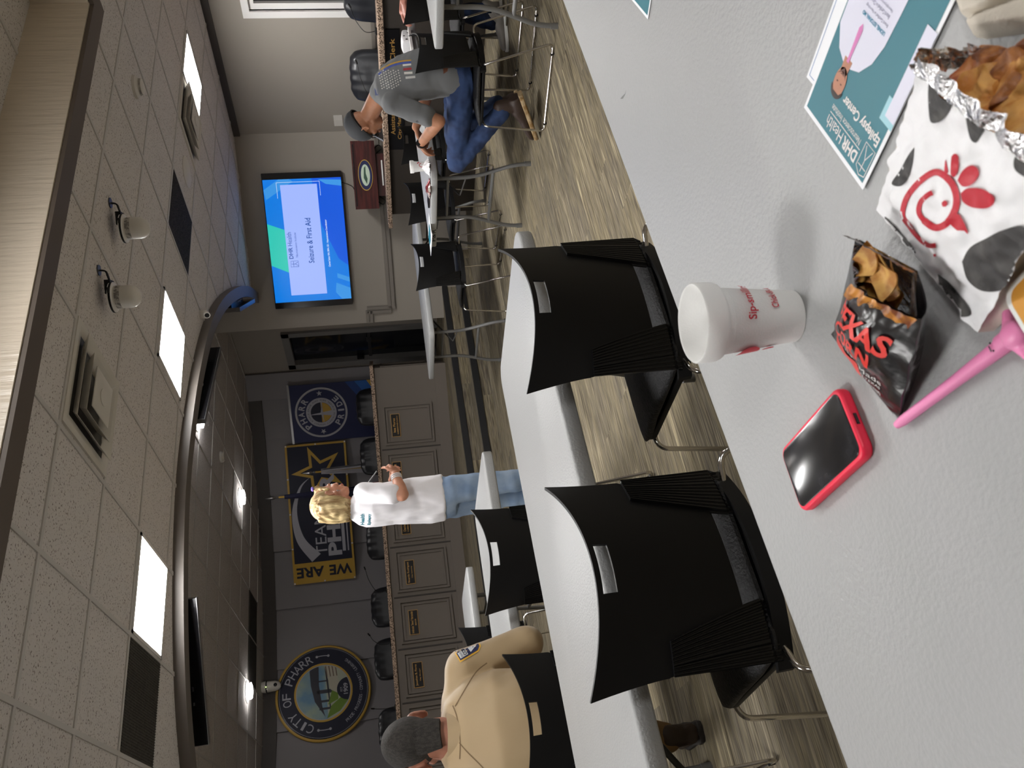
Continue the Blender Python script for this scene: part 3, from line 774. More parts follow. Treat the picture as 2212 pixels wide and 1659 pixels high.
for i in range(9):
    tb, ta = tsm[i]-.010, tsm[i+1]+.010
    b = MB()
    for r, q in ((.03, 0), (.018, .006)):
        z0, z1, w_ = .57+q*6, 1.21-q*6, .006 if not q else .004
        A, B = ta+q*1.2, tb-q*1.2
        dw = .022/CR
        arcwall(CR-r, CR, z0, z1, A, A+dw, 1, b); arcwall(CR-r, CR, z0, z1, B-dw, B, 1, b)
        arcwall(CR-r, CR, z0, z0+.022, A, B, 6, b); arcwall(CR-r, CR, z1-.022, z1, A, B, 6, b)
    b.build('panel_moulding', M['counter'], t, ang=30)
b = MB()
for k0, k1, z0, z1 in ((.08, .12, .55, 1.2), (.75, .79, .55, 1.2), (.12, .75, .55, .58), (.12, .75, 1.17, 1.2)):
    P0, P1 = V(e0)+dv*k0, V(e0)+dv*k1; b.prism([tuple(P0), tuple(P0-nv*.015), tuple(P1-nv*.015), tuple(P1)], z0, z1)
b.build('panel_moulding', M['counter'], t, smooth=False)
# name plates on the panels
def plate(tc, zc, w, h, l1, l2, label, lines=None):
    p = carc(tc, CR-.004); t = thing('name_plate', label, 'name plate', (p[0], p[1], zc), -tc, 'gold-edged name plates on the dais desk', rx=pi/2)
    MB().b2((-w/2, -h/2, 0), (w/2, h/2, .008)).build('board', M['plate'], t, smooth=False)
    b = MB(); g = .005
    for a in ((-w/2, -h/2, w/2, -h/2+g), (-w/2, h/2-g, w/2, h/2), (-w/2, -h/2, -w/2+g, h/2), (w/2-g, -h/2, w/2, h/2)): b.b2((a[0], a[1], .008), (a[2], a[3], .011))
    b.build('gold_border', M['goldl'], t, smooth=False)
    texts('lettering', [dict(s=l1[0], w=w*l1[1], h=h*.26, cx=0, cy=h*.16, bold=.01), dict(s=l2[0], w=w*l2[1], h=h*.14, cx=0, cy=-h*.2, bold=.01)], M['goldl'], t, z=.010)
for k, (l1, l2, lb) in enumerate(((('Itza Flores', .62), ('COMMISSIONER PLACE 6', .8), 'small black name plate on the rightmost desk panel'),
    (('COMMISSIONER', .8), ('PLACE 5', .4), 'small black name plate beside the standing woman\'s hands'),
    (('Daniel Chavez', .74), ('COMMISSIONER PLACE 1', .8), 'small black name plate partly behind the standing woman\'s back'),
    (('Ricardo Rodriguez', .86), ('City Attorney', .5), 'small black name plate just left of the standing woman'),
    (('Ambrosio "Amos" Hernandez', .9), ('MAYOR', .26), 'small black name plate, second from the tan-shirted man\'s head'),
    (('Jonathan B. Flores', .84), ('City Manager', .5), 'small black name plate nearest the tan-shirted man\'s ear'))):
    tc = (.438, .322, .203, .0865, -.0285, -.145)[k]
    plate(tc, (1.06, 1.09, 1.04, 1.04, 1.05, 1.055)[k], .30, .115, l1, l2, lb)
t = thing('hand_sanitiser', 'small translucent bottle hooked under the granite edge by the tan-shirted man\'s ear', 'bottle', (carc(-.262, CR-.085)[0], carc(-.262, CR-.085)[1], 1.2))
MB().lathe([(.0001, 0), (.012, .002), (.014, .02), (.012, .09), (.006, .1), (.006, .115), (.0001, .116)], n=16).build('body', M['foam'], t)

# leather chairs behind the dais desk
def exec_chair(label, loc, rz, group='black leather chairs behind the desks', h=0):
    t = thing('leather_armchair', label, 'chair', loc, rz, group)
    def sec(z, hw, th, y): return ((0, y, z), (hw, 0, 0), (0, th, 0))
    b = MB(); b.loft([sec(.50, .22, .05, -.2), sec(.56, .255, .075, -.21), sec(.75, .27, .085, -.22), sec(.95, .275, .08, -.25), sec(1.08, .272, .085, -.27), sec(1.17, .25, .08, -.285), sec(1.215, .2, .055, -.29), sec(1.23, .14, .025, -.29)], 40, 2.8)
    o = fuse(b, 'backrest', M['leather'], t, .016, 4, lambda c: .003*sin(c.x*60)*max(0, (c.z-.85))*3+.004*noise.noise(c*9))
    b = MB(); b.loft([((0, -.22, .47), (.22, 0, 0), (0, 0, .04)), ((0, -.15, .49), (.255, 0, 0), (0, 0, .065)), ((0, .15, .49), (.255, 0, 0), (0, 0, .065)), ((0, .25, .47), (.22, 0, 0), (0, 0, .035))], 32, 3)
    b.build('seat', M['leather'], t)
    for s in (-1, 1): MB().tube(round_path([(s*.27, -.2, .45), (s*.285, -.2, .68), (s*.285, .12, .68), (s*.27, .12, .45)], .06), .022, 10).build('armrest', M['blackp'], t)
    MB().cyl((0, 0, .1), (0, 0, .46), .03).build('gas_column', M['metal'], t)
    b = MB()
    for k in range(5): a = k*2*pi/5; b.tube([(0, 0, .12), (.28*cos(a), .28*sin(a), .06)], [.025, .015], 8)
    b.build('star_base', M['blackp'], t)
    b = MB()
    for k in range(5): a = k*2*pi/5; b.cyl((.28*cos(a), .28*sin(a)-.02, .028), (.28*cos(a), .28*sin(a)+.02, .028), .028, n=14)
    b.build('castors', M['blackp'], t, kind='stuff')
    return t
def on_arc(tt, r): p = carc(tt, r); return (p[0], p[1], ZP)
e0_ = exec_chair('black leather chair behind the dais, rightmost, in front of the pride banner', on_arc(.497, 6.25), pi-.49)
for tt, l in ((.388, 'black leather chair behind the dais, between the two wall banners'), (.205, 'black leather chair behind the dais, partly hidden by the standing woman'), (.065, 'black leather chair behind the dais under the gold end of the banner'), (-.04, 'black leather chair behind the dais, right of the round seal'), (-.175, 'black leather chair behind the dais beyond the tan-shirted man\'s head')):
    dup(e0_, on_arc(tt, 6.25), pi-tt, l)
def mic(label, base, tip, group='gooseneck microphones on the desks'):
    t = thing('gooseneck_microphone', label, 'microphone', base, 0, group); q = V(tip)-V(base)
    MB().lathe([(.035, 0), (.035, .012), (.02, .02), (.012, .022)], n=20).build('base', M['blackp'], t)
    MB().tube(spline([(0, 0, .02), (0, 0, q.z*.5), (q.x*.5, q.y*.5, q.z*.85), q]), .0035, 6).build('gooseneck', M['blackp'], t)
    e = V(q); MB().cap(e, e+V((q.x*.12, q.y*.12, .012)).normalized()*.03, .009, .009, 10).build('head', M['blackp'], t)
def arcmic(tt, px, py, label, r=5.62):
    bp = carc(tt, r); tip = PL(px, py, (sin(tt), cos(tt)), CC[0]*sin(tt)+CC[1]*cos(tt)+r-.05); mic(label, (bp[0], bp[1], 1.335), tip)
arcmic(.062, 789, 1230, 'microphone on the dais desk below the gold end of the banner')
arcmic(-.055, 799, 1373, 'microphone on the dais desk right of the round seal')
arcmic(-.19, 808, 1531, 'leaning microphone on the dais desk below the round seal')
t = thing('pen', 'dark pen held up against the flag, beside the woman in white', 'pen', (0, 0, 0))
a, c = DEP(793, 1046, 5.3), DEP(814, 1018, 5.3)
MB().tube([a, c], [.004, .005], 8).build('barrel', M['metal'], t); t.location = (0, 0, 0)

# ------------------------------------------------------------------ clerk's counter on the right
t = thing('clerk_counter', 'straight granite-topped side counter with a dark base by the right wall', 'desk', (0, 0, 0))
MB().b2((6.62, 1.2, 0), (6.84, 6.8, .93)).build('base_cabinet', M['darkbase'], t, smooth=False)
MB().prism([(6.53, 1.0), (6.9, 1.0), (6.9, 6.93), (6.53, 6.93)], .925, .975, .006).build('granite_top', M['granite'], t, smooth=False)
def desk_plate(y, z, w, h, its, label):
    t = thing('name_plate', label, 'name plate', (6.617, y, z), -pi/2, 'large name plates on the clerk counter', rx=pi/2)
    MB().b2((-w/2, -h/2, 0), (w/2, h/2, .012)).build('board', M['plate'], t, smooth=False)
    texts('lettering', its, M['goldl'], t, z=.0135)
desk_plate(4.78, .845, .62, .125, [dict(s='City Clerk', w=.44, h=.06, bold=.012)], 'black plate lettered in gold behind the seated man\'s back')
desk_plate(5.56, .84, .58, .16, [dict(s='Assistant', w=.30, h=.045, cx=.06, cy=.035, bold=.012), dict(s='City Manager', w=.42, h=.048, cx=.06, cy=-.035, bold=.012)], 'black plate lettered in gold below the cap\'s brim')
c1 = dup(e0_, (7.25, 5.52, .03), R(112), 'black leather chair behind the clerk counter, next to the man\'s cap')
dup(c1, (7.22, 4.66, .03), R(95), 'black leather chair behind the clerk counter, below the window')
for (x, y, z), (px_, py_), l in (((6.8, 5.35, .975), (771, 137), 'microphone on the clerk counter in front of a leather chair'), ((6.8, 4.62, .975), (757, 16), 'microphone on the clerk counter at the very top edge')):
    mic(l, (x, y, z), PL(px_, py_, (1, 0), 6.98))
t = thing('wall_switch', 'small ivory switch plate on the right wall above the cap', 'switch', (7.8, 6.44, 1.445), -pi/2, rx=pi/2)
MB().b2((-.075, -.05, 0), (.075, .05, .008)).build('plate', M['cream'], t, smooth=False); MB().b2((-.015, -.025, .008), (.015, .025, .012)).build('toggle', M['cream'], t, smooth=False)
# lectern
t = thing('lectern', 'dark cherry lectern with an oval city seal, beyond the side counter', 'lectern', (7.19, 6.74, 0), R(-45))
MB().b2((-.235, -.16, 0), (.235, .2, 1.06)).build('column', M['wood'], t, smooth=False)
b = MB(); w_ = .375
b.rings([[(-w_, -.22, 1.06), (w_, -.22, 1.06), (w_, .26, 1.06), (-w_, .26, 1.06)], [(-w_, -.24, 1.325), (w_, -.24, 1.325), (w_, .26, 1.24), (-w_, .26, 1.24)]]); b.build('head_box', M['wood'], t, smooth=False)
b = MB(); b.b2((-.34, -.245, 1.30), (.34, -.24, 1.31)); b.build('front_ledge', M['plate'], t, smooth=False)
s_ = thing('seal', None, None); s_.parent = t; s_.location = (0, -.236, 1.185); s_.rotation_euler = (pi/2+.06, 0, 0)
flat('seal_face', [disc(0, 0, .17, .082)], M['gold'], s_, .002); flat('seal_band', [disc(0, 0, .162, .076)], M['navy'], s_, .003)
flat('seal_centre', [disc(0, 0, .118, .05)], mat('pale_green', S(190, 208, 190), .5), s_, .004)
flat('seal_bridge', [[(-.1, -.01), (-.03, .022), (.08, .012), (.1, -.006), (.02, -.004), (-.04, -.02)]], mat('dark_green', S(54, 84, 70), .5), s_, .005)
for s in (-1, 1):
    P = [V((s*.30, -.1, 1.06)), V((s*.33, -.14, 1.01)), V((s*.29, -.16, .985)), V((s*.25, -.12, 1.03)), V((s*.22, -.06, 1.06))]
    MB().tube(spline(P), .005, 6).build('looped_cable', M['blackp'], t)
b = MB(); b.b2((-.12, -.18, .985), (.16, -.165, 1.0)); b.build('paper_tray', M['white'], t, smooth=False)

# ------------------------------------------------------------------ wall television with its slide
TVw, TVh = 1.59, .92
t = thing('television_set', 'large wall television showing a blue slide on seizure first aid', 'television', ((6.355+7.485)/2-.035, (8.045+6.915)/2-.035, 1.925), R(-45), rx=pi/2)
MB().prism(rrect(TVw, TVh, .01), -.025, .03, .003).build('housing', M['screenb'], t, smooth=False)
def em(name, c, s=1.0): return mat(name, (0, 0, 0), .3, emit=c, es=s*1.05/2**EXPO)
scr = thing('screen', None, None); scr.parent = t; scr.location = (0, .0, .032)
sw, sh = 1.44, .90; X0, Y0 = -sw/2, -sh/2
def sp(u, v): return (X0+u*sw, Y0+v*sh)
bg = flat('slide_background', [[sp(0, 0), sp(1, 0), sp(1, 1), sp(0, 1)]], em('slide_blue', S(0, 128, 238), .85), scr, 0)
flat('slide_green_band', [[sp(.25, .8), sp(.31, 1), sp(.65, 1), sp(.60, .80), sp(.55, .6), sp(.22, .6)]], em('slide_green', S(48, 208, 190), .85), scr, .0006)
flat('slide_dark_band', [[sp(.28, 0), sp(1, 0), sp(1, .38), sp(.62, .3), sp(.34, .12)]], em('slide_deep_blue', S(0, 92, 232), .85), scr, .0006)
for P_ in ([sp(0, 0), sp(.09, 0), sp(.14, .18), sp(.06, .2), sp(0, .12)], [sp(.14, 0), sp(.18, 0), sp(.22, .16), sp(.18, .16)], [sp(.84, .98), sp(.98, .62), sp(1, .66), sp(1, .8), sp(.92, 1)], [sp(.93, .0), sp(.98, .0), sp(.99, .3), sp(.95, .2)]): flat('slide_streak', [P_], em('slide_light_blue', S(60, 156, 238), .85), scr, .0012)
flat('slide_panel', [[sp(.055, .315), sp(.955, .315), sp(.955, .785), sp(.055, .785)]], em('slide_lilac', S(158, 180, 250), 1.0), scr, .0018)
b = MB(); 
for P in ([sp(.94, .83), sp(.975, .83)], [sp(.975, .83), sp(.975, .28)], [sp(.975, .28), sp(.86, .28)], [sp(.94, .83), sp(.85, .83)]): stroke(b, P, .004, .0024)
b.build('slide_outline', em('slide_white', S(225, 235, 255), .9), scr, smooth=False)
blue = em('slide_text_blue', S(30, 84, 170), .8)
texts('slide_logo_lettering', [dict(s='DHR', w=.135, h=.048, cx=sp(.405, 0)[0]+.0, cy=sp(0, .735)[1], bold=.02), dict(s='Health', w=.16, h=.052, cx=sp(.52, 0)[0], cy=sp(0, .735)[1]),
   dict(s='Neuroscience Institute', w=.29, h=.026, cx=sp(.47, 0)[0], cy=sp(0, .66)[1])], blue, scr, z=.0026)
texts('slide_title', [dict(s='Seizure & First Aid', w=.53, h=.066, cx=sp(.50, 0)[0], cy=sp(0, .5)[1]-.02, bold=.012)], blue, scr, z=.0026)
texts('slide_caption', [dict(s='Christi Salter RN, BSN, GS - Neuroscience Coordinator', w=.56, h=.026, cx=sp(.47, 0)[0], cy=sp(0, .245)[1], bold=.02)], em('slide_white', (1, 1, 1)), scr, z=.0026)
b = MB(); ox, oy = sp(.315, .70)
for P in ([(-.035, -.045), (.035, -.045), (.035, .04), (-.035, .045), (-.035, -.045)], [(0, .035), (0, -.005), (-.022, -.04)], [(0, -.005), (.022, -.04)], [(-.03, .012), (.03, .012)]): stroke(b, [(ox+x, oy+y) for x, y in P], .005, .0026)
b.build('slide_logo', blue, scr, smooth=False)
MB().tube(spline([(.66, -.46, -.02), (.60, -.58, -.03), (.45, -.62, -.02), (.36, -.655, -.01)]), .004, 6).build('power_cable', M['blackp'], t)

# ------------------------------------------------------------------ banners, seal and flags on the back wall
def chord_frame(name, label, cat, p, q, zc, off=.045):
    P, Q = V(p), V(q); c = (P+Q)/2; a = atan2(Q.y-P.y, Q.x-P.x); n_ = V((sin(a), -cos(a)))
    sag = 0; t = thing(name, label, cat, (c.x+n_.x*off, c.y+n_.y*off, zc), a, rx=pi/2); return t, (Q-P).length
t, L = chord_frame('team_banner', 'long navy and gold banner with a star, reading we are team, on the back wall', 'banner', (4.25, 11.95), (6.11, 11.06), 2.26, .03)
bw, bh = L, .90; h2 = bh/2
MB().b2((-bw/2, -h2, 0), (bw/2, h2, .004)).build('gold_sheet', M['gold'], t, smooth=False)
x0 = -bw/2+.30
flat('navy_field', [[(x0, -h2+.03), (bw/2-.03, -h2+.03), (bw/2-.03, h2-.03), (x0, h2-.03)]], M['navyd'], t, .006)
texts('we_are_lettering', [dict(s='WE', w=.33, h=.15, cx=-bw/2+.16, cy=-.24, rot=pi/2, bold=.03), dict(s='ARE', w=.40, h=.15, cx=-bw/2+.16, cy=.20, rot=pi/2, bold=.03)], M['navyd'], t, z=.0065)
texts('team_lettering', [dict(s='TEAM', w=.62, h=.16, cx=x0+.40, cy=.015), dict(s='PHAR', w=.98, h=.20, cx=x0+.56, cy=-.18, bold=.04), dict(s='R', w=.26, h=.22, cx=x0+1.16, cy=-.13, bold=.04)], M['silver'], t, z=.008)
b = MB(); stroke(b, spline([(x0+.06, .10), (x0+.35, .31), (x0+.75, .37), (x0+1.1, .27), (x0+1.25, .12)]), .17, .007, taper=lambda k: max(.02, (1-k)**1.2))
stroke(b, [(x0+.12, -.315), (x0+1.0, -.315)], .045, .007); stroke(b, [(x0+.12, -.375), (x0+1.0, -.375)], .018, .007); b.build('swoosh_and_bars', M['silver'], t, smooth=False)
sx, sy = bw/2-.42, .0
so, si = star(sx, sy-.02, .40, .155, pi/2+.05), star(sx, sy-.02, .27, .105, pi/2+.05)
b = MB(); A = [b.bm.verts.new((p[0], p[1], .0075)) for p in so]; B = [b.bm.verts.new((p[0], p[1], .0075)) for p in si]
for k in range(10): b.face([A[k], A[(k+1) % 10], B[(k+1) % 10], B[k]])
b.build('star_outline', M['gold'], t, smooth=False)
b = MB()
for x in (-bw/2+.015, -bw/2+.52, -.0, .52, bw/2-.015):
    for y in (-h2+.015, h2-.015): b.lathe([(.012, 0), (.012, .006), (.0001, .008)], (x, y, .006), 12)
for x in (-bw/2+.015, bw/2-.015): b.lathe([(.012, 0), (.012, .006), (.0001, .008)], (x, 0, .006), 12)
b.build('eyelets', M['white'], t, kind='stuff')

t, L = chord_frame('pride_banner', 'navy pull-up banner with a round pride emblem at the right end of the dais', 'banner', (6.15, 11.04), (6.78, 10.42), 1.75, .06)
bw, bh = L, 1.62; h2 = bh/2
MB().b2((-bw/2, -h2, 0), (bw/2, h2, .004)).build('printed_sheet', M['navy'], t, smooth=False)
MB().b2((-bw/2-.01, h2-.005, -.01), (bw/2+.01, h2+.025, .012)).build('top_rail', M['steel'], t, smooth=False)
MB().b2((-bw/2, -h2-.5-.0, -.06), (bw/2, -h2, .06)).build('stand_base', M['steel'], t, smooth=False)
cy = h2-.44; er = .385
ring_obj('emblem_ring', ((er-.012, er), (er-.03, er-.022), (.155, .225)), M['silver'], t, .006, 0, cy)
ring_obj('emblem_rim', ((er-.02, er-.012),), M['tbar'], t, .0055, 0, cy)
flat('emblem_disc', [disc(0, cy, .155)], M['navyd'], t, .006)
flat('emblem_gold', [[(0, cy)]+[(.152*cos(a), cy+.152*sin(a)) for a in [-pi+.0+k*pi/16 for k in range(17)]]], M['gold'], t, .0065)
flat('emblem_bridge', [[(-.03, cy+.2), (.025, cy-.18), (-.06, cy-.17), (-.035, cy+.0)], [(-.16, cy-.03), (.16, cy+.0), (.16, cy-.02), (0, cy+.01)]], M['silver'], t, .0072)
texts('emblem_lettering', circ_text('PHARR', .292, .09, pi/2+.05, .36, bold=.03, cy=cy, w=.075)+circ_text('PRIDE', .292, .09, -pi/2+.05, .33, flip=True, bold=.03, cy=cy, w=.07), M['silver'], t, z=.0075)
texts('emblem_small_lettering', circ_text('INTEGRITY RESPECT ETHICS PRIDE HARD WORK SERVICE', .19, .022, pi/2, .128, cy=cy, w=.016), M['navyd'], t, z=.0075)
flat('emblem_stars', [star(.295*cos(a), cy+.295*sin(a), .045, rot=a) for a in (0.02, pi+.02)], M['silver'], t, .0078)
flat('blue_swoosh', [[(bw/2, cy-.52), (bw/2, cy-.72), (0.02, cy-1.0), (.05, cy-.80)]], mat('mid_blue', S(38, 100, 178), .6), t, .006)
flat('blue_shade', [[(bw/2, cy-.38), (bw/2, cy-.55), (0.05, cy-.85), (-.02, cy-.72)]], mat('deep_blue', S(24, 62, 128), .6), t, .0055)
flat('gold_corner', [[(bw/2, cy-.70), (bw/2, cy-1.0), (.02, cy-1.1), (.15, cy-.88)], [(-bw/2, cy-.78), (-bw/2+.14, cy-.78), (-bw/2+.14, cy-1.0), (-bw/2, cy-1.0)]], M['gold'], t, .007)

t = thing('city_seal', 'large round city seal with a bridge scene on the back wall', 'sign', (2.69, 12.075, 2.345), R(3), rx=pi/2)
MB().lathe([(.655, 0), (.655, .022), (.645, .03), (.0001, .03)], n=96).build('backing_disc', M['gold'], t, ang=30)
sr = .65
ring_obj('navy_band', ((.40, .615),), M['navyd'], t, .032, n=96)
ring_obj('black_outline', ((.612, .622), (.398, .404)), M['plate'], t, .0325, n=96)
ring_obj('silver_lines', ((.602, .606), (.366, .374)), M['silver'], t, .033, n=96)
ring_obj('gold_band', ((.374, .40),), M['gold'], t, .0328, n=96)
sky = flat('picture_sky', [disc(0, 0, .368, n=80)], mat('seal_sky', S(112, 150, 178), .6, mix=(S(168, 184, 160), 2.0, .42, .6)), t, .0326)
def clip(P, r=.364): return [(x, y) if hypot(x, y) < r else (x*r/hypot(x, y), y*r/hypot(x, y)) for x, y in P]
dense = lambda P: [(P[i][0]+(P[(i+1) % len(P)][0]-P[i][0])*k/8, P[i][1]+(P[(i+1) % len(P)][1]-P[i][1])*k/8) for i in range(len(P)) for k in range(8)]
def sealpoly(n_, P, m_, z): flat(n_, [clip(dense(p)) for p in P], m_, t, z)
sealpoly('picture_water', [[(-.4, -.06), (.4, -.02), (.3, -.4), (-.3, -.4)]], mat('seal_water', S(176, 182, 162), .6), .0332)
sealpoly('picture_bridge', [[(-.34, -.02), (-.12, .12), (.1, .17), (.36, .19), (.36, .06), (.1, .06), (-.2, .02)], [(-.24, -.10), (-.21, -.10), (-.21, .06), (-.24, .06)], [(-.02, -.14), (.03, -.14), (.03, .1), (-.02, .1)], [(-.14, -.12), (-.11, -.12), (-.11, .08), (-.14, .08)], [(.14, -.1), (.16, -.1), (.16, .1), (.14, .1)], [(.36, -.02), (-.3, -.09), (-.3, -.105), (.36, -.05)]], mat('seal_bridge', S(60, 62, 70), .6), .0336)
sealpoly('picture_land', [[(-.36, -.04), (-.2, -.1), (-.05, -.3), (-.14, -.34), (-.28, -.22)], [(-.18, -.06), (.02, -.12), (-.02, -.2), (-.12, -.2)]], mat('seal_green', S(110, 140, 50), .6), .034)
sealpoly('picture_road', [[(.36, -.02), (.02, -.1), (-.1, -.3), (-.02, -.34), (.1, -.22), (.34, -.16)]], mat('seal_road', S(186, 182, 164), .6), .0344)
sealpoly('picture_stripes', [[(.2+.0, -.05-.045*k), (.35, -.03-.045*k), (.35, -.045-.045*k), (.2, -.063-.045*k)] for k in range(4)], mat('seal_stripe', S(110, 92, 80), .6), .0348)
flat('year_disc', [clip([(.01+.155*cos(a), -.34+.155*sin(a)) for a in [k*2*pi/48 for k in range(48)]], .366)], M['navyd'], t, .0352)
texts('year_lettering', [dict(s='EST.', w=.07, h=.03, cx=.01, cy=-.245), dict(s='1909', w=.15, h=.06, cx=.01, cy=-.305, bold=.02)], M['silver'], t, z=.0358)
texts('seal_lettering', circ_text('CITY OF PHARR', .502, .115, pi/2, .198, w=.088), M['silver'], t, z=.0335)
for w_, a_ in (('PRIDE', -.83), ('.', -.665), ('PROGRESS', -.40), ('.', -.135), ('COMMUNITY', .16), ('.', .45), ('LEARNING', .70)): texts('motto_word' if len(w_) > 1 else 'motto_dot', circ_text(w_, .52, .042, -pi/2+a_, .054, flip=True, w=.026), M['silver'], t, z=.0335)
b = MB()
for s in (-1, 1):
    A = [(.505*cos(a), .505*sin(a)) for a in [(-.16+.32*k/8)+(0 if s > 0 else pi) for k in range(9)]]; stroke(b, A, .012, .0335)
    for e in (A[0], A[-1]): b.poly(disc(e[0], e[1], .018, n=16), .0336)
b.build('side_bars', M['silver'], t, smooth=False)

def flag(label, base, h, tilt, mats, fold, wid, finial=True):
    t = thing('flag', label, 'flag', base, 0, 'draped flags behind the dais')
    MB().cyl((0, 0, 0), (0, 0, h), .014, n=12).build('pole', M['gold'], t)
    MB().lathe([(.16, 0), (.16, .02), (.05, .05), (.02, .08)], n=28).build('floor_stand', M['gold'], t)
    MB().lathe([(.012, 0), (.02, .02), (.01, .04), (.028, .085), (.0001, .19)], (0, 0, h), 14).build('finial', M['steel'], t)
    for k, (m_, f0, f1) in enumerate(mats):
        b = MB()
        def fn(u, v, k=k):
            z = h-.08-(f0+(f1-f0)*v)*1.75; s = (f0+(f1-f0)*v)
            a = u*fold*2*pi; r = wid*(.25+.75*s)*(.72+.28*sin(u*fold*7+k)); return V((r*(u-.5)*2+.02*sin(a), .06*cos(a)*(.4+s), z))
        b.grid(fn, 60, 10); b.build(('upper_cloth', 'fringe', 'lower_cloth', 'hem_cloth')[k], m_, t, ang=80)
    return t
fl = mat('flag_navy', S(22, 24, 56), .7); fw = mat('flag_white', S(168, 166, 172), .7); fr = mat('flag_red', S(130, 28, 40), .7)
flag('draped navy flag with red and gold lower folds behind the woman\'s face', (5.17, 10.85, ZP), 2.42, 0, [(fl, 0, .62), (M['gold'], .62, .68), (fr, .68, 1)], 3, .13)
flag('draped pale grey and white flag beside the navy flag behind the dais', (5.52, 10.86, ZP), 1.9, 0, [(fw, 0, 1)], 2.4, .16)
# ------------------------------------------------------------------ people
def skinmat(n, c): return mat(n, c, .5, bump=(220, .08), mix=(tuple(x*.82 for x in c), 18, .4, .65))
def torso(b, P, r, hw, dp, p=2.3, n=28):
    """P spine points, r lateral unit vector, half widths and depths per point"""
    secs = []
    for i, q in enumerate(P):
        tt = (V(P[min(i+1, len(P)-1)])-V(P[max(i-1, 0)])).normalized(); fw = tt.cross(V(r)).normalized()
        secs.append((q, V(r)*hw[i], fw*dp[i]))
    b.loft(secs, n, p)
def hand(b, w, d, n, side=1, curl=.5, k=1.0, spread=.0):
    w, d, n = V(w), V(d).normalized(), V(n).normalized(); n = (n-d*n.dot(d)).normalized(); x = d.cross(n)*side
    b.loft([(w-d*.02, x*.026*k, n*.019*k), (w+d*.015*k, x*.03*k, n*.018*k), (w+d*.05*k, x*.04*k, n*.017*k), (w+d*.085*k, x*.042*k, n*.014*k), (w+d*.096*k, x*.038*k, n*.010*k)], 18, 2.4)
    for i, (o, L) in enumerate(((.031, .070), (.011, .080), (-.010, .075), (-.030, .058))):
        p = w+d*(.088 if i < 3 else .082)*k+x*o*k; a = curl*(.8+.15*i); dd = d+x*(o*spread*6)
        for s_, f, r0, r1 in ((0, .46, .0098, .009), (1, .30, .009, .0082), (2, .24, .0082, .007)):
            ang = a*(s_+.55); q = p+(dd*cos(ang)+n*sin(ang)).normalized()*L*f*k; b.cap(p, q, r0*k, r1*k, 10); p = q
    p = w+d*.022*k+x*.028*k; q = p+(d*.55+x*.75+n*.25).normalized()*.042*k; b.cap(p, q, .0145*k, .0115*k, 10)
    q2 = q+(d*.8+x*.25+n*.45*(.4+curl)).normalized()*.034*k; b.cap(q, q2, .0112*k, .0095*k, 10)
    q3 = q2+(d*.8-x*.1+n*.6*(.3+curl)).normalized()*.026*k; b.cap(q2, q3, .0095*k, .0078*k, 10)
def head_shape(b, c, f, u, k=1.0, neck=None, nr=.055):
    """c centre of skull, f facing, u up"""
    f, u = V(f).normalized(), V(u).normalized(); u = (u-f*u.dot(f)).normalized(); r = f.cross(u)
    mt = Matrix((r, f, u)).transposed()
    P = lambda x, y, z: V(c)+(r*x+f*y+u*z)*k
    b.ell(P(0, -.008, .02), (.075*k, .095*k, .088*k), mt, 28, 18)
    b.ell(P(0, .028, -.04), (.060*k, .062*k, .072*k), mt, 24, 16)
    b.ell(P(0, .050, -.088), (.034*k, .032*k, .026*k), mt, 16, 10)              # chin
    b.cap(P(-.045, .01, -.075), P(-.015, .055, -.095), .022*k, .020*k, 12); b.cap(P(.045, .01, -.075), P(.015, .055, -.095), .022*k, .020*k, 12)
    b.cap(P(-.035, .080, .008), P(.035, .080, .008), .012*k, .012*k, 12)        # brow
    b.cap(P(0, .085, -.002), P(0, .104, -.034), .009*k, .014*k, 12)             # nose
    for s in (-1, 1):
        b.ell(P(s*.012, .096, -.038), (.009*k, .011*k, .008*k), mt, 12, 8)
        b.ell(P(s*.042, .062, -.028), (.022*k, .022*k, .02*k), mt, 12, 8)       # cheek
        e = mt @ Matrix.Rotation(s*.5, 3, 'Z')
        for a in range(8):                                                       # ear rim
            t0, t1 = -2.3+a*.62, -2.3+(a+1)*.62
            q = lambda t: P(s*(.078+.010*(.5+.5*cos(t+.3))), -.006-.017*cos(t)*1.0, -.008+.031*sin(t))
            b.cap(q(t0), q(t1), .0062*k, .0062*k, 8)
        b.ell(P(s*.076, -.002, -.01), (.006*k, .017*k, .026*k), mt, 12, 8)
        b.ell(P(s*.080, .003, -.034), (.006*k, .009*k, .010*k), mt, 10, 6)
    b.cap(P(-.02, .088, -.064), P(.02, .088, -.064), .0065*k, .0065*k, 10); b.cap(P(-.017, .087, -.074), P(.017, .087, -.074), .0075*k, .0075*k, 10)
    if neck is not None: b.cap(P(0, -.018, -.06), neck, nr*k, nr*1.12*k, 20)
    return P, mt, r, f, u
def face_parts(P, mt, k, par, brow, iris=(.05, .03, .02), lip=None):
    for s in (-1, 1):
        MB().ell(P(s*.031, .0765, -.010), (.0145*k, .0125*k, .0105*k), mt, 16, 10).build('eye', mat('eye_white', S(225, 220, 214), .25), par)
        MB().ell(P(s*.031, .0875, -.011), (.006*k, .003*k, .006*k), mt, 12, 8).build('iris', mat('iris_dark', iris, .2), par)
        MB().cap(P(s*.016, .0935, .010), P(s*.047, .083, .012), .0035*k, .0025*k, 8).build('eyebrow', brow, par)
    MB().cap(P(-.02, .0925, -.0695), P(.02, .0925, -.0695), .0045*k, .0045*k, 10).build('lips', lip or mat('lips_tone', S(168, 96, 86), .5), par)
def wrinkle(a, s1, s2, fr=1):
    return lambda c: a*(noise.noise(V((c.x*s1, c.y*s1, c.z*s2)))+.5*noise.noise(V((c.x*s1*2.3, c.y*s1*2.3, c.z*s2*2.1))))
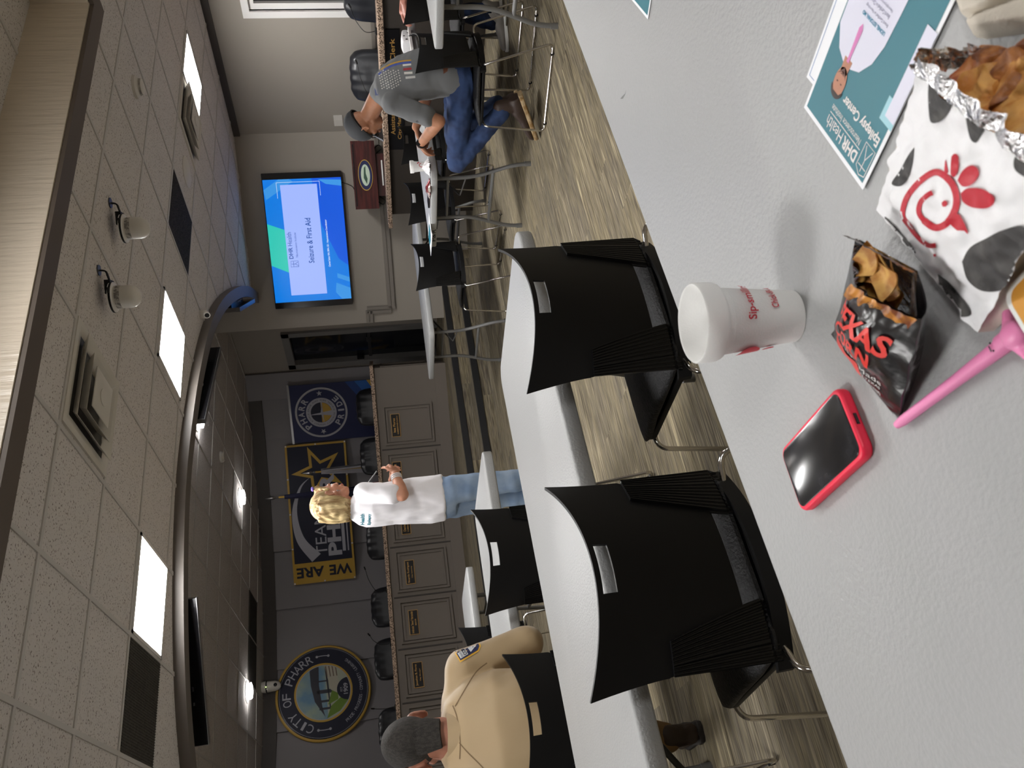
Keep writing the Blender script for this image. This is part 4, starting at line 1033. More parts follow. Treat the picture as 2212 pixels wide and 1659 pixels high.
def folds(a, d, fr, ph=0):
    d = V(d)
    return lambda c: a*max(-.3, sin(c.dot(d)*fr+ph+2.5*noise.noise(c*5)))*(.4+.6*abs(noise.noise(c*4)))+a*.6*noise.noise(c*13)
def shoe(par, heel, toe, up, skin_m, sole_m, hgt=.075, name='boot', wide=1.08):
    heel, toe, up = V(heel), V(toe), V(up).normalized(); d = (toe-heel); L = d.length; d.normalize(); up = (up-d*up.dot(d)).normalized(); x = d.cross(up)*wide
    b = MB()
    S_ = [(-.005, .028, .02), (.0, .036, .045), (.12, .04, .055), (.30, .042, .06), (.5, .044, .042), (.75, .047, .034), (.92, .04, .027), (1.0, .025, .015)]
    b.loft([(heel+d*L*t+up*(h*.62+.006), x*wx, up*h*.66*wide) for t, wx, h in S_], 22, 2.3)
    b.cap(heel+d*L*.16+up*.05, heel+d*L*.10+up*(hgt+.06), .044, .048, 18)
    o = fuse(b, name, skin_m, par, .006, 5)
    b = MB(); b.loft([(heel+d*L*t-up*.006, x*(wx+.003), up*.013*wide) for t, wx in ((-.03, .02), (.0, .036), (.12, .042), (.35, .038), (.5, .044), (.75, .05), (.93, .04), (1.03, .018))], 20, 4)
    b.build('sole', sole_m, o)
    return o

# --- seated man in a grey shirt and cap
t = thing('person', 'seated man in grey shirt, dark cap and blue jeans eating at a folding table', 'person', (4.44, 3.42, 0))
OX = V((4.44, 3.42, 0)); rr = V((.9915, .13, 0)).normalized(); ff = V((-.13, .9915, 0)).normalized()
C0 = V((4.45, 3.3, 0))
def mb(s, q, z): return C0+rr*s+ff*q+V((0, 0, z))-OX
def JS(x, y, s): 
    k = rr.x*C0.x+rr.y*C0.y+s; return PL(x, y, (rr.x, rr.y), k)-OX
sk = skinmat('skin_tan', S(178, 124, 94))
hc = JS(786, 268, 0); nb = JS(818, 208, 0); fdir = (ff*.74-V((0, 0, .67))); udir = V((0, 0, .74))+ff*.67
b = MB()
P, mt, r_, f_, u_ = head_shape(b, hc, fdir, udir, 1.0, nb, .056)
spine = [mb(0, .03, .50), mb(0, .0, .60), mb(0, .01, .72), mb(0, .04, .84), mb(0, .09, .95), mb(0, .14, 1.03), mb(0, .175, 1.075)]
torso(b, spine, rr, [.14, .14, .13, .13, .14, .12, .07], [.10, .10, .095, .10, .10, .08, .06])
shL, shR = mb(-.175, .12, .985), mb(.165, .12, .985)
elL, elR = JS(948, 262, -.25), mb(.26, .30, .72)
haL, haR = JS(903, 318, -.02), JS(893, 290, .10)
wrL = haL-(haL-elL).normalized()*.05; wrR = haR-(haR-elR).normalized()*.05
for sh, el, wr in ((shL, elL, wrL), (shR, elR, wrR)):
    b.cap(sh, el, .052, .042, 16); b.cap(el, el+(wr-el)*.35, .043, .042, 16); b.cap(el+(wr-el)*.3, wr, .042, .028, 16)
hand(b, wrL, (ff*.75+rr*.35-V((0, 0, .3))), (rr*.35-V((0, 0, .9))), 1, .75)
hand(b, wrR, (ff*.6-rr*.6-V((0, 0, .2))), (-rr*.3-V((0, 0, .9))), -1, .8)
body = fuse(b, 'body', sk, t, .0052, 3)
face_parts(P, mt, 1.0, t, mat('brow_dark', (.02, .015, .012), .8), lip=mat('lips_tan', S(140, 84, 70), .5))
# short dark hair and stubble band below the cap
b = MB(); b.ell(P(0, -.012, .018), (.0775, .097, .089), mt, 28, 18); hb = b.build('hair', mat('hair_black', (.015, .013, .012), .8, bump=(300, .5)), t)
for v in hb.data.vertices:
    q = mt.transposed() @ (v.co-hc)
    if q.z < -.012+(.02 if q.y > .03 else 0) or q.y > .06: v.co = hc+(v.co-hc)*.9
capm = mat('cap_charcoal', S(52, 54, 58), .75, bump=(400, .2))
b = MB(); b.ell(P(0, -.012, .026), (.088, .108, .094), mt, 32, 20); cp = b.build('cap', capm, t)
bm = bmesh.new(); bm.from_mesh(cp.data)
bmesh.ops.delete(bm, geom=[v for v in bm.verts if (mt.transposed() @ (v.co-hc)).z < -.004], context='VERTS'); bm.to_mesh(cp.data); bm.free()
so_ = cp.modifiers.new('t', 'SOLIDIFY'); so_.thickness = .004; so_.offset = 1
b = MB()
def fb(u, v): a = (u-.5)*2; return P(a*.08, .07+.105*v*(1-.4*a*a), .012-.018*v-.03*a*a), -u_
b.sheet(fb, 14, 6, .004); b.build('cap_brim', mat('cap_grey', S(110, 114, 120), .7), t)
b = MB(); b.tube([P(.088*cos(a), -.012+.108*sin(a), .0) for a in [pi/5+(pi*1.6)*k/24*1.0+pi*.0 for k in range(25)]], .004, 6); b.build('cap_band', mat('cap_black', (.01, .01, .01), .7), t)
MB().ell(P(0, -.108, .035), (.022, .006, .018), mt, 14, 8).build('cap_strap_opening', mat('cap_black', (.01, .01, .01), .7), t)
b = MB()
for s in (-1, 1): b.tube([P(s*.082, .03, .006), P(s*.078, .075, .0), P(s*.055, .10, -.01)], .003, 6); b.tube(spline([P(s*.012, .105, -.006), P(s*.03, .108, .004), P(s*.052, .10, -.004), P(s*.045, .103, -.026), P(s*.02, .108, -.024), P(s*.012, .105, -.006)]), .0026, 6)
b.tube([P(-.012, .105, -.004), P(.012, .105, -.004)], .0022, 6); b.build('glasses', mat('cap_black', (.01, .01, .01), .7), t)
# grey tee
sm = mat('shirt_grey', S(104, 106, 108), .85, bump=(700, .12), sheen=.2)
b = MB(); sp2 = [mb(0, .02, .545), mb(0, .005, .62), mb(0, .015, .72), mb(0, .045, .84), mb(0, .095, .95), mb(0, .145, 1.03), mb(0, .165, 1.062)]
torso(b, sp2, rr, [.172, .178, .170, .170, .172, .150, .082], [.142, .15, .145, .135, .127, .10, .07])
for sh, el in ((shL, elL), (shR, elR)):
    m_ = sh+(el-sh)*.72; b.cap(sh, m_, .070, .066, 20); b.ell(sh, (.075, .075, .07)); b.cap(mb(0, .150, 1.065), sh+(mb(0, .15, 1.05)-sh)*.25, .060, .066, 18)
sh_ = fuse(b, 'shirt', sm, t, .009, 6, lambda c, g=folds(.007, (.4, .6, .9), 34), w_=wrinkle(.006, 9, 14): g(c)*(1 if c.z < .95 else .35)+w_(c))
tr = bvh_of(sh_)
# printed stars, stripes and seams across the back of the shirt
stars = []
for i in range(9):
    for j in range(8):
        x, y = 817+i*5.4+j*1.2, 152+j*5.6+(2.8 if i % 2 else 0)
        if (x-838)**2/30**2+(y-168)**2/26**2 < 1: stars.append(star(x, y, 2.1, .9))
pxdrape('printed_stars', stars, mat('shirt_print_white', S(214, 212, 206), .8), tr, OX, t)
for nm, x, y0_, y1_, h, c in (('printed_white_stripe', 870, 139, 160, 3.2, S(214, 212, 206)), ('printed_red_stripe', 872, 145, 168, 0, S(150, 48, 56))): pass
for nm, P_, w_, c in (('printed_white_stripe', [(870, 141), (888, 139)], 4, S(214, 212, 206)), ('printed_red_stripe', [(871, 150), (889, 148)], 5, S(150, 48, 56)), ('printed_pale_stripe', [(873, 158), (891, 157)], 5, S(200, 198, 192)), ('printed_lettering_stripe', [(876, 168), (897, 166)], 5, S(190, 190, 188)),
    ('gold_back_seam', [(888, 130), (868, 132), (845, 138), (826, 148), (815, 157)], 2.6, S(196, 150, 52)), ('blue_back_seam', [(888, 134.5), (868, 136.5), (847, 142), (830, 151), (817, 161)], 4, S(66, 84, 160)),
    ('collar_badge', [(812, 190), (814, 206)], 7, S(62, 72, 110)), ('sleeve_print', [(898, 262), (905, 272)], 9, S(70, 72, 78))):
    pxdrape(nm, pxband(P_, w_), mat(nm, c, .8), tr, OX, t)
# jeans
jm = mat('denim_blue', S(44, 66, 108), .85, bump=(600, .25), mix=(S(28, 44, 78), 9, .4, .65))
hipL, hipR = mb(-.095, .06, .545), mb(.095, .06, .545)
knL, knR = JS(987, 352, -.14), mb(.15, .60, .55)
anL, anR = JS(1090, 232, -.13), JS(1080, 218, .12)
b = MB(); torso(b, [mb(0, .0, .475), mb(0, .01, .54), mb(0, -.0, .60), mb(0, -.01, .66)], rr, [.16, .178, .172, .165], [.10, .135, .135, .132])
for h_, k_, a_ in ((hipL, knL, anL), (hipR, knR, anR)):
    b.cap(h_, k_, .092, .070, 20); b.cap(k_, k_+(a_-k_)*.4, .069, .064, 18); b.cap(k_+(a_-k_)*.35, a_-(a_-k_).normalized()*.03, .064, .058, 18)
fuse(b, 'jeans', jm, t, .009, 5, wrinkle(.009, 13, 17))
b = MB(); torso(b, [mb(0, -.01, .635), mb(0, -.01, .665)], rr, [.172, .172], [.139, .139]); b.build('belt', mat('belt_brown', S(96, 52, 30), .5), t)
bt = mat('boot_brown', S(62, 48, 42), .45, bump=(30, .3)); sl = mat('boot_sole', S(188, 164, 128), .7, bump=(60, .9), mix=(S(150, 118, 72), 22, .45, .6))
hl, to = JS(1122, 205, -.13), JS(1172, 296, -.13); to.z = .035; hl.z = max(hl.z, .15)
shoe(t, hl, to, (anL-hl)+ff*.02, bt, sl, .085, wide=1.22)
hr_, tor = anR+V((0, 0, -.09))-ff*.05, anR+ff*.2; hr_.z = .14; tor.z = .03
shoe(t, hr_, tor, V((0, 0, 1)), bt, sl)
wc = wrL+(elL-wrL).normalized()*.02; wd = (wrL-elL).normalized()
MB().lathe([(.029, -.011), (.034, -.009), (.034, .009), (.029, .011)], wc, 24, axis=wd).build('wristwatch', M['blackp'], t)
MB().lathe([(.0001, .0), (.019, .001), (.019, .008), (.0001, .009)], wc+V((-.02, -.02, .018)), 20, axis=V((-.5, -.4, .7))).build('watch_face', M['screenb'], t)

# --- standing woman in white
t = thing('person', 'standing blonde woman in a white shirt and pale jeans, facing the dais', 'person', (2.14, 4.74, 0))
OX = V((2.14, 4.74, 0)); wf = V((.985, .12, 0)).normalized(); wr_ = wf.cross(V((0, 0, 1)))     # facing, her right
DW = 5.17
def JW(x, y, dd=0): return DEP(x, y, DW+dd)-OX
sk2 = skinmat('skin_fair', S(206, 146, 118))
b = MB(); hc = JW(714, 1078); hc2 = hc
nb = JW(762, 1098)
P, mt, r_, f_, u_ = head_shape(b, hc, wf+V((0, 0, -.05)), (0, 0, 1), 1.0, nb, .05)
def wb(s, q, z): return V((0, 0, z))+wr_*s+wf*q
torso(b, [wb(0, -.0, .84), wb(0, -.0, .92), wb(0, .01, 1.05), wb(0, .0, 1.2), wb(0, -.01, 1.33), wb(0, -.01, 1.41), wb(0, .0, 1.45)], wr_, [.14, .15, .135, .13, .125, .095, .055], [.10, .11, .10, .095, .075, .058, .048])
shR, shL = wb(.165, -.0, 1.36), wb(-.14, .0, 1.36)
elR, elL = JW(868, 1068, -.24), wb(-.22, .05, 1.10)
wrR, wrL = JW(854, 1024, -.14), wb(-.06, .17, 1.17)
for sh, el, wr in ((shR, elR, wrR), (shL, elL, wrL)):
    b.cap(sh, el, .048, .042, 16); b.cap(el, el+(wr-el)*.4, .042, .039, 16); b.cap(el+(wr-el)*.35, wr, .038, .025, 16)
hand(b, wrR, (wf*.8-wr_*.45+V((0, 0, .05))), (-wr_*.5-wf*.3+V((0, 0, .5))), 1, .8, .92)
hand(b, wrL, (wf*.7+wr_*.6), (wr_*.3-wf*.4-V((0, 0, .6))), -1, .7, .92)
for s in (-1, 1): b.cap(wb(s*.075, .02, .10), wb(s*.08, .02, .45), .035, .05); b.ell(wb(s*.075, .06, .04), (.045, .05, .035))
fuse(b, 'body', sk2, t, .0052, 3)
face_parts(P, mt, 1.0, t, mat('brow_brown', S(120, 84, 60), .8), (.06, .09, .1), mat('lips_pink', S(196, 92, 96), .4))
hm = mat('hair_blonde', S(214, 190, 140), .5, mix=(S(150, 118, 74), 30, .4, .62, (1, 1, .25)), bump=(90, .8, (1, 1, .15)))
b = MB()
b.ell(P(0, -.046, .035), (.092, .094, .088), mt, 28, 18); b.ell(P(0, -.074, -.03), (.090, .070, .105), mt, 24, 16); b.ell(P(0, -.075, -.085), (.078, .058, .06), mt, 24, 16)
for k in range(46):
    a = pi*.22+(pi*1.56)*k/45; s_ = -sin(a-pi/2)*0; x_, y_ = .088*cos(a-pi/2+pi/2), 0
    cx_, cy_ = cos(-a+pi/2+pi), sin(-a+pi/2+pi)
    cx_, cy_ = .09*sin(a)*(1 if k % 2 else .95)*(1 if a < pi else 1), .10*cos(a)
    L0 = P(cx_, cy_-.035, .07-.03*random.random()); L1 = P(cx_*1.12, cy_*1.05-.042, -.02); L2 = P(cx_*1.10, cy_*1.05-.045, -.09-.035*random.random())
    if cy_ > .045: L1 = P(cx_*1.15, cy_*.9, -.01); L2 = P(cx_*1.15, cy_*.75, -.05)
    if cy_ > .0: continue
    b.tube(spline([L0, (L0+L1)/2+V((random.uniform(-.004, .004), random.uniform(-.004, .004), 0)), L1, L2], 4), [.013]*9+[.011, .009, .006, .003], 7)
b.cap(P(-.05, .045, .085), P(.05, .05, .078), .02, .018); b.cap(P(.05, .05, .072), P(.082, .022, .01), .013, .009)
fuse(b, 'hair', hm, t, .006, 1, lambda c: .004*sin(c.x*260+c.y*230+3*noise.noise(c*20)))
MB().ell(P(.055, .045, .105), (.018, .014, .010), mt).build('hair_clip', mat('lilac_clip', S(120, 100, 190), .4), t); 
b = MB(); b.cap(P(.094, .0, -.045), P(.094, .0, -.068), .0016, .0016, 6); b.cap(P(.094, -.007, -.052), P(.094, .007, -.052), .0016, .0016, 6); b.build('earring', M['steel'], t)
wm = mat('shirt_white', S(236, 234, 238), .8, bump=(500, .08))
b = MB(); torso(b, [wb(0, .0, .868), wb(0, .0, .94), wb(0, .005, 1.05), wb(0, .0, 1.2), wb(0, -.012, 1.32), wb(0, -.014, 1.405), wb(0, -.006, 1.445)], wr_, [.172, .172, .165, .16, .16, .135, .08], [.138, .138, .130, .122, .108, .085, .064], 2.1)
for sh, el in ((shR, elR), (shL, elL)):
    m_ = sh+(el-sh)*.72; b.cap(sh, m_, .062, .068, 20)
ws = fuse(b, 'shirt', wm, t, .009, 5, lambda c, g=folds(.006, (.5, .2, .35), 42), w_=wrinkle(.006, 16, 7): g(c)+w_(c))
tr = bvh_of(ws); vd = V((.42, .9, 0)).normalized(); lx = V((vd.y, -vd.x, 0))
for nm, s_, cx_ in (('upper_back_lettering', 'Health', 783), ('lower_back_lettering', 'Epilepsy', 798)):
    pxdrape(nm, None, M['teal'], tr, OX, t, tf=lambda x, y, cx_=cx_: (cx_-y, 1122-x), txt=[dict(s=s_, w=24, h=9, cx=0, cy=0, bold=.03)])
pj = mat('denim_pale', S(128, 152, 184), .85, bump=(600, .2), mix=(S(160, 180, 204), 7, .42, .66))
b = MB(); torso(b, [wb(0, .0, .80), wb(0, .0, .88), wb(0, 0, .95)], wr_, [.15, .168, .16], [.105, .118, .11])
for s in (-1, 1): b.cap(wb(s*.085, .0, .82), wb(s*.09, .02, .47), .092, .072, 20); b.cap(wb(s*.09, .02, .48), wb(s*.085, .02, .10), .072, .07, 20)
fuse(b, 'jeans', pj, t, .009, 4, folds(.006, (.3, .3, 1), 50))
for s in (-1, 1): shoe(t, wb(s*.085, -.05, .018), wb(s*.09, .19, .018), (0, 0, 1), mat('shoe_white', S(220, 220, 220), .6), M['foam'], .05, 'shoe')
b = MB(); cc = wrR+(elR-wrR)*.18; dr = (wrR-elR).normalized()
for k, o_ in enumerate((-.012, 0, .012)): 
    x_ = dr.orthogonal().normalized(); y_ = dr.cross(x_)
    b.tube([cc+dr*o_+(x_*cos(a)+y_*sin(a))*.031 for a in [j*2*pi/20 for j in range(21)]], .0042, 6)
b.build('bracelets', mat('bracelet_pearl', S(226, 222, 224), .3), t)

# --- man in tan shirt seen from behind
t = thing('person', 'man in a tan uniform shirt with short dark hair, seen from behind', 'person', (.47, 3.26, 0))
OX = V((.47, 3.26, 0)); tf_ = V((-.05, 1, 0)).normalized(); tr_ = tf_.cross(V((0, 0, 1)))
def tb_(s, q, z): return V((.47, 3.22, z))+tr_*s+tf_*q-OX
def JT(x, y, d=2.85): return DEP(x, y, d)-OX
sk3 = skinmat('skin_warm', S(172, 118, 96))
b = MB(); hc = JT(902, 1604, 2.98)
P, mt, r_, f_, u_ = head_shape(b, hc, tf_+V((0, 0, -.30)), (0, .3, 1), 1.12, JT(985, 1592, 2.95), .06)
torso(b, [tb_(0, -.02, .50), tb_(0, -.04, .60), tb_(0, -.06, .75), tb_(0, -.05, .88), tb_(0, -.02, .98), tb_(0, .01, 1.04)], tr_, [.17, .18, .18, .19, .175, .08], [.13, .13, .13, .125, .10, .06])
shR, shL = tb_(.262, -.02, .975), tb_(-.235, -.02, .975)
elR, elL = tb_(.335, .0, .72), tb_(-.30, .05, .72)
wrR, wrL = tb_(.20, .26, .78), tb_(-.2, .26, .78)
for sh, el, wr in ((shR, elR, wrR), (shL, elL, wrL)):
    b.cap(sh, el, .055, .046, 16); b.cap(el, wr, .044, .028, 16)
hand(b, wrR, (-.2, 1, 0), (-.2, 0, -1), 1, .4); hand(b, wrL, (.2, 1, 0), (.2, 0, -1), -1, .4)
fuse(b, 'body', sk3, t, .0055, 3)
face_parts(P, mt, 1.0, t, mat('brow_dark', (.02, .015, .012), .8))
hk = mat('hair_short_dark', (.030, .026, .022), .75, mix=((.055, .048, .042), 160, .4, .6, (1, 1, .4)), bump=(400, .9))
b = MB(); b.ell(P(0, -.012, .022), (.0805*1.12, .1005*1.12, .0925*1.12), mt, 36, 24); hb = b.build('hair', hk, t)
bm = bmesh.new(); bm.from_mesh(hb.data); mi = mt.transposed()
def keep(c): 
    q = mi @ (c-hc)
    if q.y > .056: return q.z > .05
    if abs(q.x) > .076 and q.y > -.04: return q.z > .034
    return True
bmesh.ops.delete(bm, geom=[v for v in bm.verts if not keep(v.co)], context='VERTS'); bm.to_mesh(hb.data); bm.free()
b = MB(); b.loft([(P(0, -.075, -.02), mt @ V((.06, 0, 0)), mt @ V((0, .026, 0))), (P(0, -.072, -.05), mt @ V((.06, 0, 0)), mt @ V((0, .024, 0))), (P(0, -.066, -.098), mt @ V((.05, 0, 0)), mt @ V((0, .016, 0)))], 24).build('nape_hair', hk, t)
tm = mat('shirt_tan', S(176, 152, 116), .6, bump=(500, .06), sheen=.3)
b = MB(); torso(b, [tb_(0, -.02, .47), tb_(0, -.05, .60), tb_(0, -.075, .75), tb_(0, -.065, .87), tb_(0, -.035, .965), tb_(0, -.005, 1.03), tb_(0, .02, 1.06)], tr_, [.21, .215, .215, .225, .215, .165, .082], [.16, .155, .15, .145, .13, .10, .075], 2.4)
for s, sh, el in ((1, shR, elR), (-1, shL, elL)):
    b.cap(tb_(s*.05, .0, 1.03), sh+V((0, 0, .012)), .062, .068, 18); b.ell(sh, (.08, .08, .072)); b.cap(sh, sh+(el-sh)*.5, .078, .07, 22); b.cap(sh+(el-sh)*.45, el, .072, .068, 22); b.cap(el, el+(( wrR if s > 0 else wrL)-el)*.35, .064, .055, 20)
ts = fuse(b, 'shirt', tm, t, .009, 7, lambda c, g=folds(.006, (.9, .2, .55), 30), w_=wrinkle(.008, 6, 6): g(c)*(1.2 if c.x > .12 else .35)+w_(c)*.6)
# collar and seams
n0, n1 = P(0, -.018, -.06), JT(985, 1592, 2.95); na = (n1-n0).normalized(); nx = tr_; nx = (nx-na*nx.dot(na)).normalized(); ny = na.cross(nx)
b = MB()
def fcol(u, v):
    a = 2*pi*u; r = .078+.014*v; s_ = .62+.62*v; d_ = nx*cos(a)+ny*sin(a)
    return n0+(n1-n0)*s_+d_*r+na*(-.008*(d_.dot(tf_) < 0)), d_
b.sheet(fcol, 48, 6, .005); b.build('collar', tm, t, ang=60)
tr3 = bvh_of(ts); sd = mat('seam_brown', S(120, 98, 70), .8); vv = V((.15, 1, 0)).normalized(); lx = V((vv.y, -vv.x, 0))
for nm, P_ in (('collar_seam', [(978, 1524), (986, 1545), (991, 1572), (994, 1604), (993, 1640)]), ('right_yoke_seam', [(983, 1526), (1010, 1480), (1030, 1450), (1052, 1432)]), ('left_yoke_seam', [(992, 1604), (1010, 1625), (1040, 1655), (1070, 1690)])):
    pxdrape(nm, pxband(P_, 2.6, 8), sd, tr3, OX, t, .0012)
pdir = V((1037-984, 1384-1416)).normalized(); pn = V((-pdir.y, pdir.x)); pcn = V((1010, 1399)); PLn = 58
def pt_(x, y): q_ = pcn+pdir*x*PLn+pn*y*PLn; return (q_.x, q_.y)
for nm, P_, m_, off in (('patch_border', [(-.52, -.33), (.30, -.33), (.46, -.2), (.50, 0), (.46, .2), (.30, .33), (-.52, .33)], mat('patch_gold', S(230, 178, 60), .5), .003), ('patch_field', [(-.47, -.27), (.28, -.27), (.41, -.17), (.44, 0), (.41, .17), (.28, .27), (-.47, .27)], M['navy'], .0045),
    ('patch_scene', [(-.02, -.2), (.30, -.14), (.34, .08), (.02, .2)], mat('patch_pale', S(214, 216, 220), .6), .006), ('patch_panel', [(-.43, -.22), (-.10, -.22), (-.10, .22), (-.43, .22)], mat('patch_pale', S(214, 216, 220), .6), .006)):
    pxdrape(nm, [[pt_(x, y) for x, y in P_]], m_, tr3, OX, t, off)
pxdrape('patch_lettering', None, M['navyd'], tr3, OX, t, .0075, .004, tf=lambda x, y: pt_(x, y), txt=[dict(s='CODE', w=.38, h=.13, cx=-.19, cy=0, rot=-pi/2, bold=.03), dict(s='ENFORCEMENT', w=.40, h=.08, cx=-.34, cy=0, rot=-pi/2)])
kh = mat('trousers_khaki', S(128, 100, 62), .8, bump=(500, .2))
b = MB(); torso(b, [tb_(0, .0, .47), tb_(0, -.0, .54), tb_(0, -.02, .62)], tr_, [.18, .19, .18], [.13, .15, .14])
kR, kL = tb_(.13, .40, .56), tb_(-.15, .42, .56); aR, aL = tb_(-.03, .36, .15), tb_(-.22, .36, .15)
for h_, k_, a_ in ((tb_(.1, .05, .545), kR, aR), (tb_(-.1, .05, .545), kL, aL)):
    b.cap(h_, k_, .095, .072, 20); b.cap(k_, a_, .07, .062, 20)
fuse(b, 'trousers', kh, t, .010, 5, wrinkle(.008, 12, 12))
bt2 = mat('boot_dark', S(58, 44, 34), .5, bump=(30, .3))
shoe(t, aR+V((0, -.05, -.133)), aR+V((.02, .22, -.133)), (0, 0, 1), bt2, mat('sole_dark', S(40, 34, 30), .7)); shoe(t, aL+V((0, -.05, -.133)), aL+V((0, .22, -.133)), (0, 0, 1), bt2, mat('sole_dark', S(40, 34, 30), .7))

# --- person at the top edge, mostly outside the picture
t = thing('person', 'person in dark jeans and grey sneakers seated at the very top edge', 'person', (6.08, 3.53, 0)); t.rotation_euler.z = R(50)
OX = V((6.08, 3.53, 0))
def eb(s, q, z): return V((s, q-.08, z))
sk4 = skinmat('skin_rosy', S(206, 140, 122)); b = MB()
P, mt, r_, f_, u_ = head_shape(b, eb(.02, .14, 1.22), (0, 1, -.3), (0, .3, 1), 1.0, eb(0, .05, 1.06), .052)
torso(b, [eb(0, .0, .50), eb(0, -.02, .62), eb(0, -.02, .80), eb(0, .02, .95), eb(0, .04, 1.04)], V((1, 0, 0)), [.15, .15, .155, .16, .07], [.11, .11, .11, .10, .06])
for s in (-1, 1):
    sh, el, wr = eb(s*.18, .04, .97), eb(s*.24, .16, .75), eb(s*.12, .42, .80)
    b.cap(sh, el, .05, .042, 14); b.cap(el, wr, .04, .027, 14); hand(b, wr, (-s*.4, 1, -.1), (-s*.3, 0, -1), s, .6)
fuse(b, 'body', sk4, t, .006, 3); face_parts(P, mt, 1.0, t, mat('brow_brown', S(120, 84, 60), .8))
MB().ell(P(0, -.02, .03), (.085, .1, .09), mt).build('hair', mat('hair_black', (.015, .013, .012), .8), t)
b = MB(); torso(b, [eb(0, .0, .50), eb(0, -.02, .62), eb(0, -.02, .80), eb(0, .02, .95), eb(0, .04, 1.03)], V((1, 0, 0)), [.17, .17, .175, .18, .09], [.13, .13, .13, .12, .08])
for s in (-1, 1): b.cap(eb(s*.18, .04, .97), eb(s*.225, .13, .80), .065, .06)
fuse(b, 'shirt', mat('shirt_navy', S(24, 30, 58), .8), t, .01, 5, wrinkle(.006, 9, 9))
dj = mat('denim_dark', S(26, 48, 84), .85, mix=(S(16, 28, 54), 9, .4, .6)); b = MB(); torso(b, [eb(0, 0, .48), eb(0, 0, .56), eb(0, -.02, .64)], V((1, 0, 0)), [.16, .17, .16], [.12, .13, .12])
for s, k_, a_ in ((1, eb(.15, .42, .54), eb(.14, .40, .12)), (-1, eb(-.09, .44, .54), eb(-.02, .55, .12))):
    b.cap(eb(s*.09, .06, .54), k_, .088, .066); b.cap(k_, a_, .062, .055)
    shoe(t, a_+V((0, -.05, -.10)), a_+V((-.02, .21, -.10)), (0, 0, 1), mat('sneaker_grey', S(150, 146, 142), .7), M['foam'], .05, 'sneaker')
fuse(b, 'jeans', dj, t, .010, 5, wrinkle(.008, 12, 12))
# ------------------------------------------------------------------ things on the nearest table
zt = .7405
def cup(label, base, h=.118, r0=.029, r1=.0445, group='white foam cups', rz=0):
    t = thing('foam_cup', label, 'cup', base, rz, group); k = h/.118
    prof = [(.0001, .002), (r0-.003, .002), (r0, 0), (r0+.0005, .008), (r0+(r1-.004-r0)*.75, h*.76), (r1-.002, h*.79), (r1-.0005, h*.82), (r1, h*.985), (r1-.0015, h), (r1-.0035, h*.985), (r0-.001, .01), (.0001, .009)]
    MB().lathe(prof, n=64).build('wall', M['foam'], t, ang=50)
    return t, (lambda z: r0+(r1-.004-r0)*min(1, z/(h*.76))*.985+.0006)
def cup_print(t, rad, items, m, name):
    """items in (arc length, height) round the cup"""
    o = texts(name, items, m, t) if isinstance(items[0], dict) else flat(name, items, m, t)
    refine(o, .006, 4)
    for v in o.data.vertices:
        r = rad(v.co.y)+.0004; a = v.co.x/.038; v.co = (r*sin(a), -r*cos(a), v.co.y)
    return o
t, rad = cup('white foam cup standing on the nearest table, printed in red', (.489, .692, zt))
va = atan2(.489, .692)      # direction from the camera
t.rotation_euler.z = -va
cup_print(t, rad, [dict(s='Sip-smiling', w=.052, h=.013, cx=.026, cy=.064, bold=.02, rot=0)], M['red'], 'upper_lettering')
cup_print(t, rad, [dict(s='Chick-fil-A', w=.036, h=.0085, cx=.030, cy=.036, bold=.02)], M['red'], 'lower_lettering')
cup_print(t, rad, [disc(-.050, .060, .015, .013), disc(-.050, .036, .006, .007)], M['red'], 'red_spots')

# phone in a red case
pc = (V((.368, .806, 0))+V((.30, .802, 0))+V((.301, .642, 0))+V((.369, .652, 0)))/4
t = thing('smartphone', 'smartphone with a dark smudged screen in a bright coral red case', 'phone', (pc.x, pc.y, zt), R(88))
MB().prism(rrect(.152, .078, .013, 8), 0, .0125, .0035).build('case', mat('case_coral', S(250, 44, 78), .45), t, ang=50)
MB().prism(rrect(.143, .069, .010, 8), .0118, .0134, .0006).build('screen', mat('phone_screen', (.012, .012, .014), .18, mix=((.03, .03, .035), 30, .5, .7), spec=.6), t, ang=50)
b = MB(); b.prism(rrect(.0015, .010, .0007, 3), 0, .004); o = b.build('charging_port', M['plate'], t); o.rotation_euler = (0, pi/2, 0); o.location = (-.0785, 0, .0075); o.data.transform(Matrix.Rotation(pi/2, 4, 'X') @ Matrix.Identity(4)) if False else None
MB().b2((-.0765, -.006, .005), (-.0755, .006, .0085)).build('port_opening', M['plate'], t, smooth=False)

# flyer frame: origin at its top right corner A, x to the left edge B, y down C
A_ = Z(1740, 232, zt+.001); f_2 = (Z(1829, 0, zt+.001)-A_).normalized(); e_ = V((f_2.y, -f_2.x, 0))
def flyer(label, origin, xdir, ydown, Wd, Hh, z, group, name='flyer'):
    """local x runs right along the printed text, y up; origin top left corner"""
    ang = atan2(xdir.y, xdir.x); t = thing(name, label, 'flyer', (origin.x, origin.y, z), ang, group)
    MB().b2((0, -Hh, 0), (Wd, 0, .0006)).build('sheet', M['paper'], t, smooth=False)
    return t
Wf, Hf = .1408, .215
tl = A_+e_*Wf
t0 = flyer('teal epilepsy centre flyer partly under the spotted paper bag', tl, -e_, f_2, Wf, Hf, zt+.0022, 'teal flyers on the nearest table')
q = .0045
flat('teal_field', [[(q, -q), (Wf-q, -q), (Wf-q, -Hf+q), (q, -Hf+q)]], M['teal'], t0, .0008)
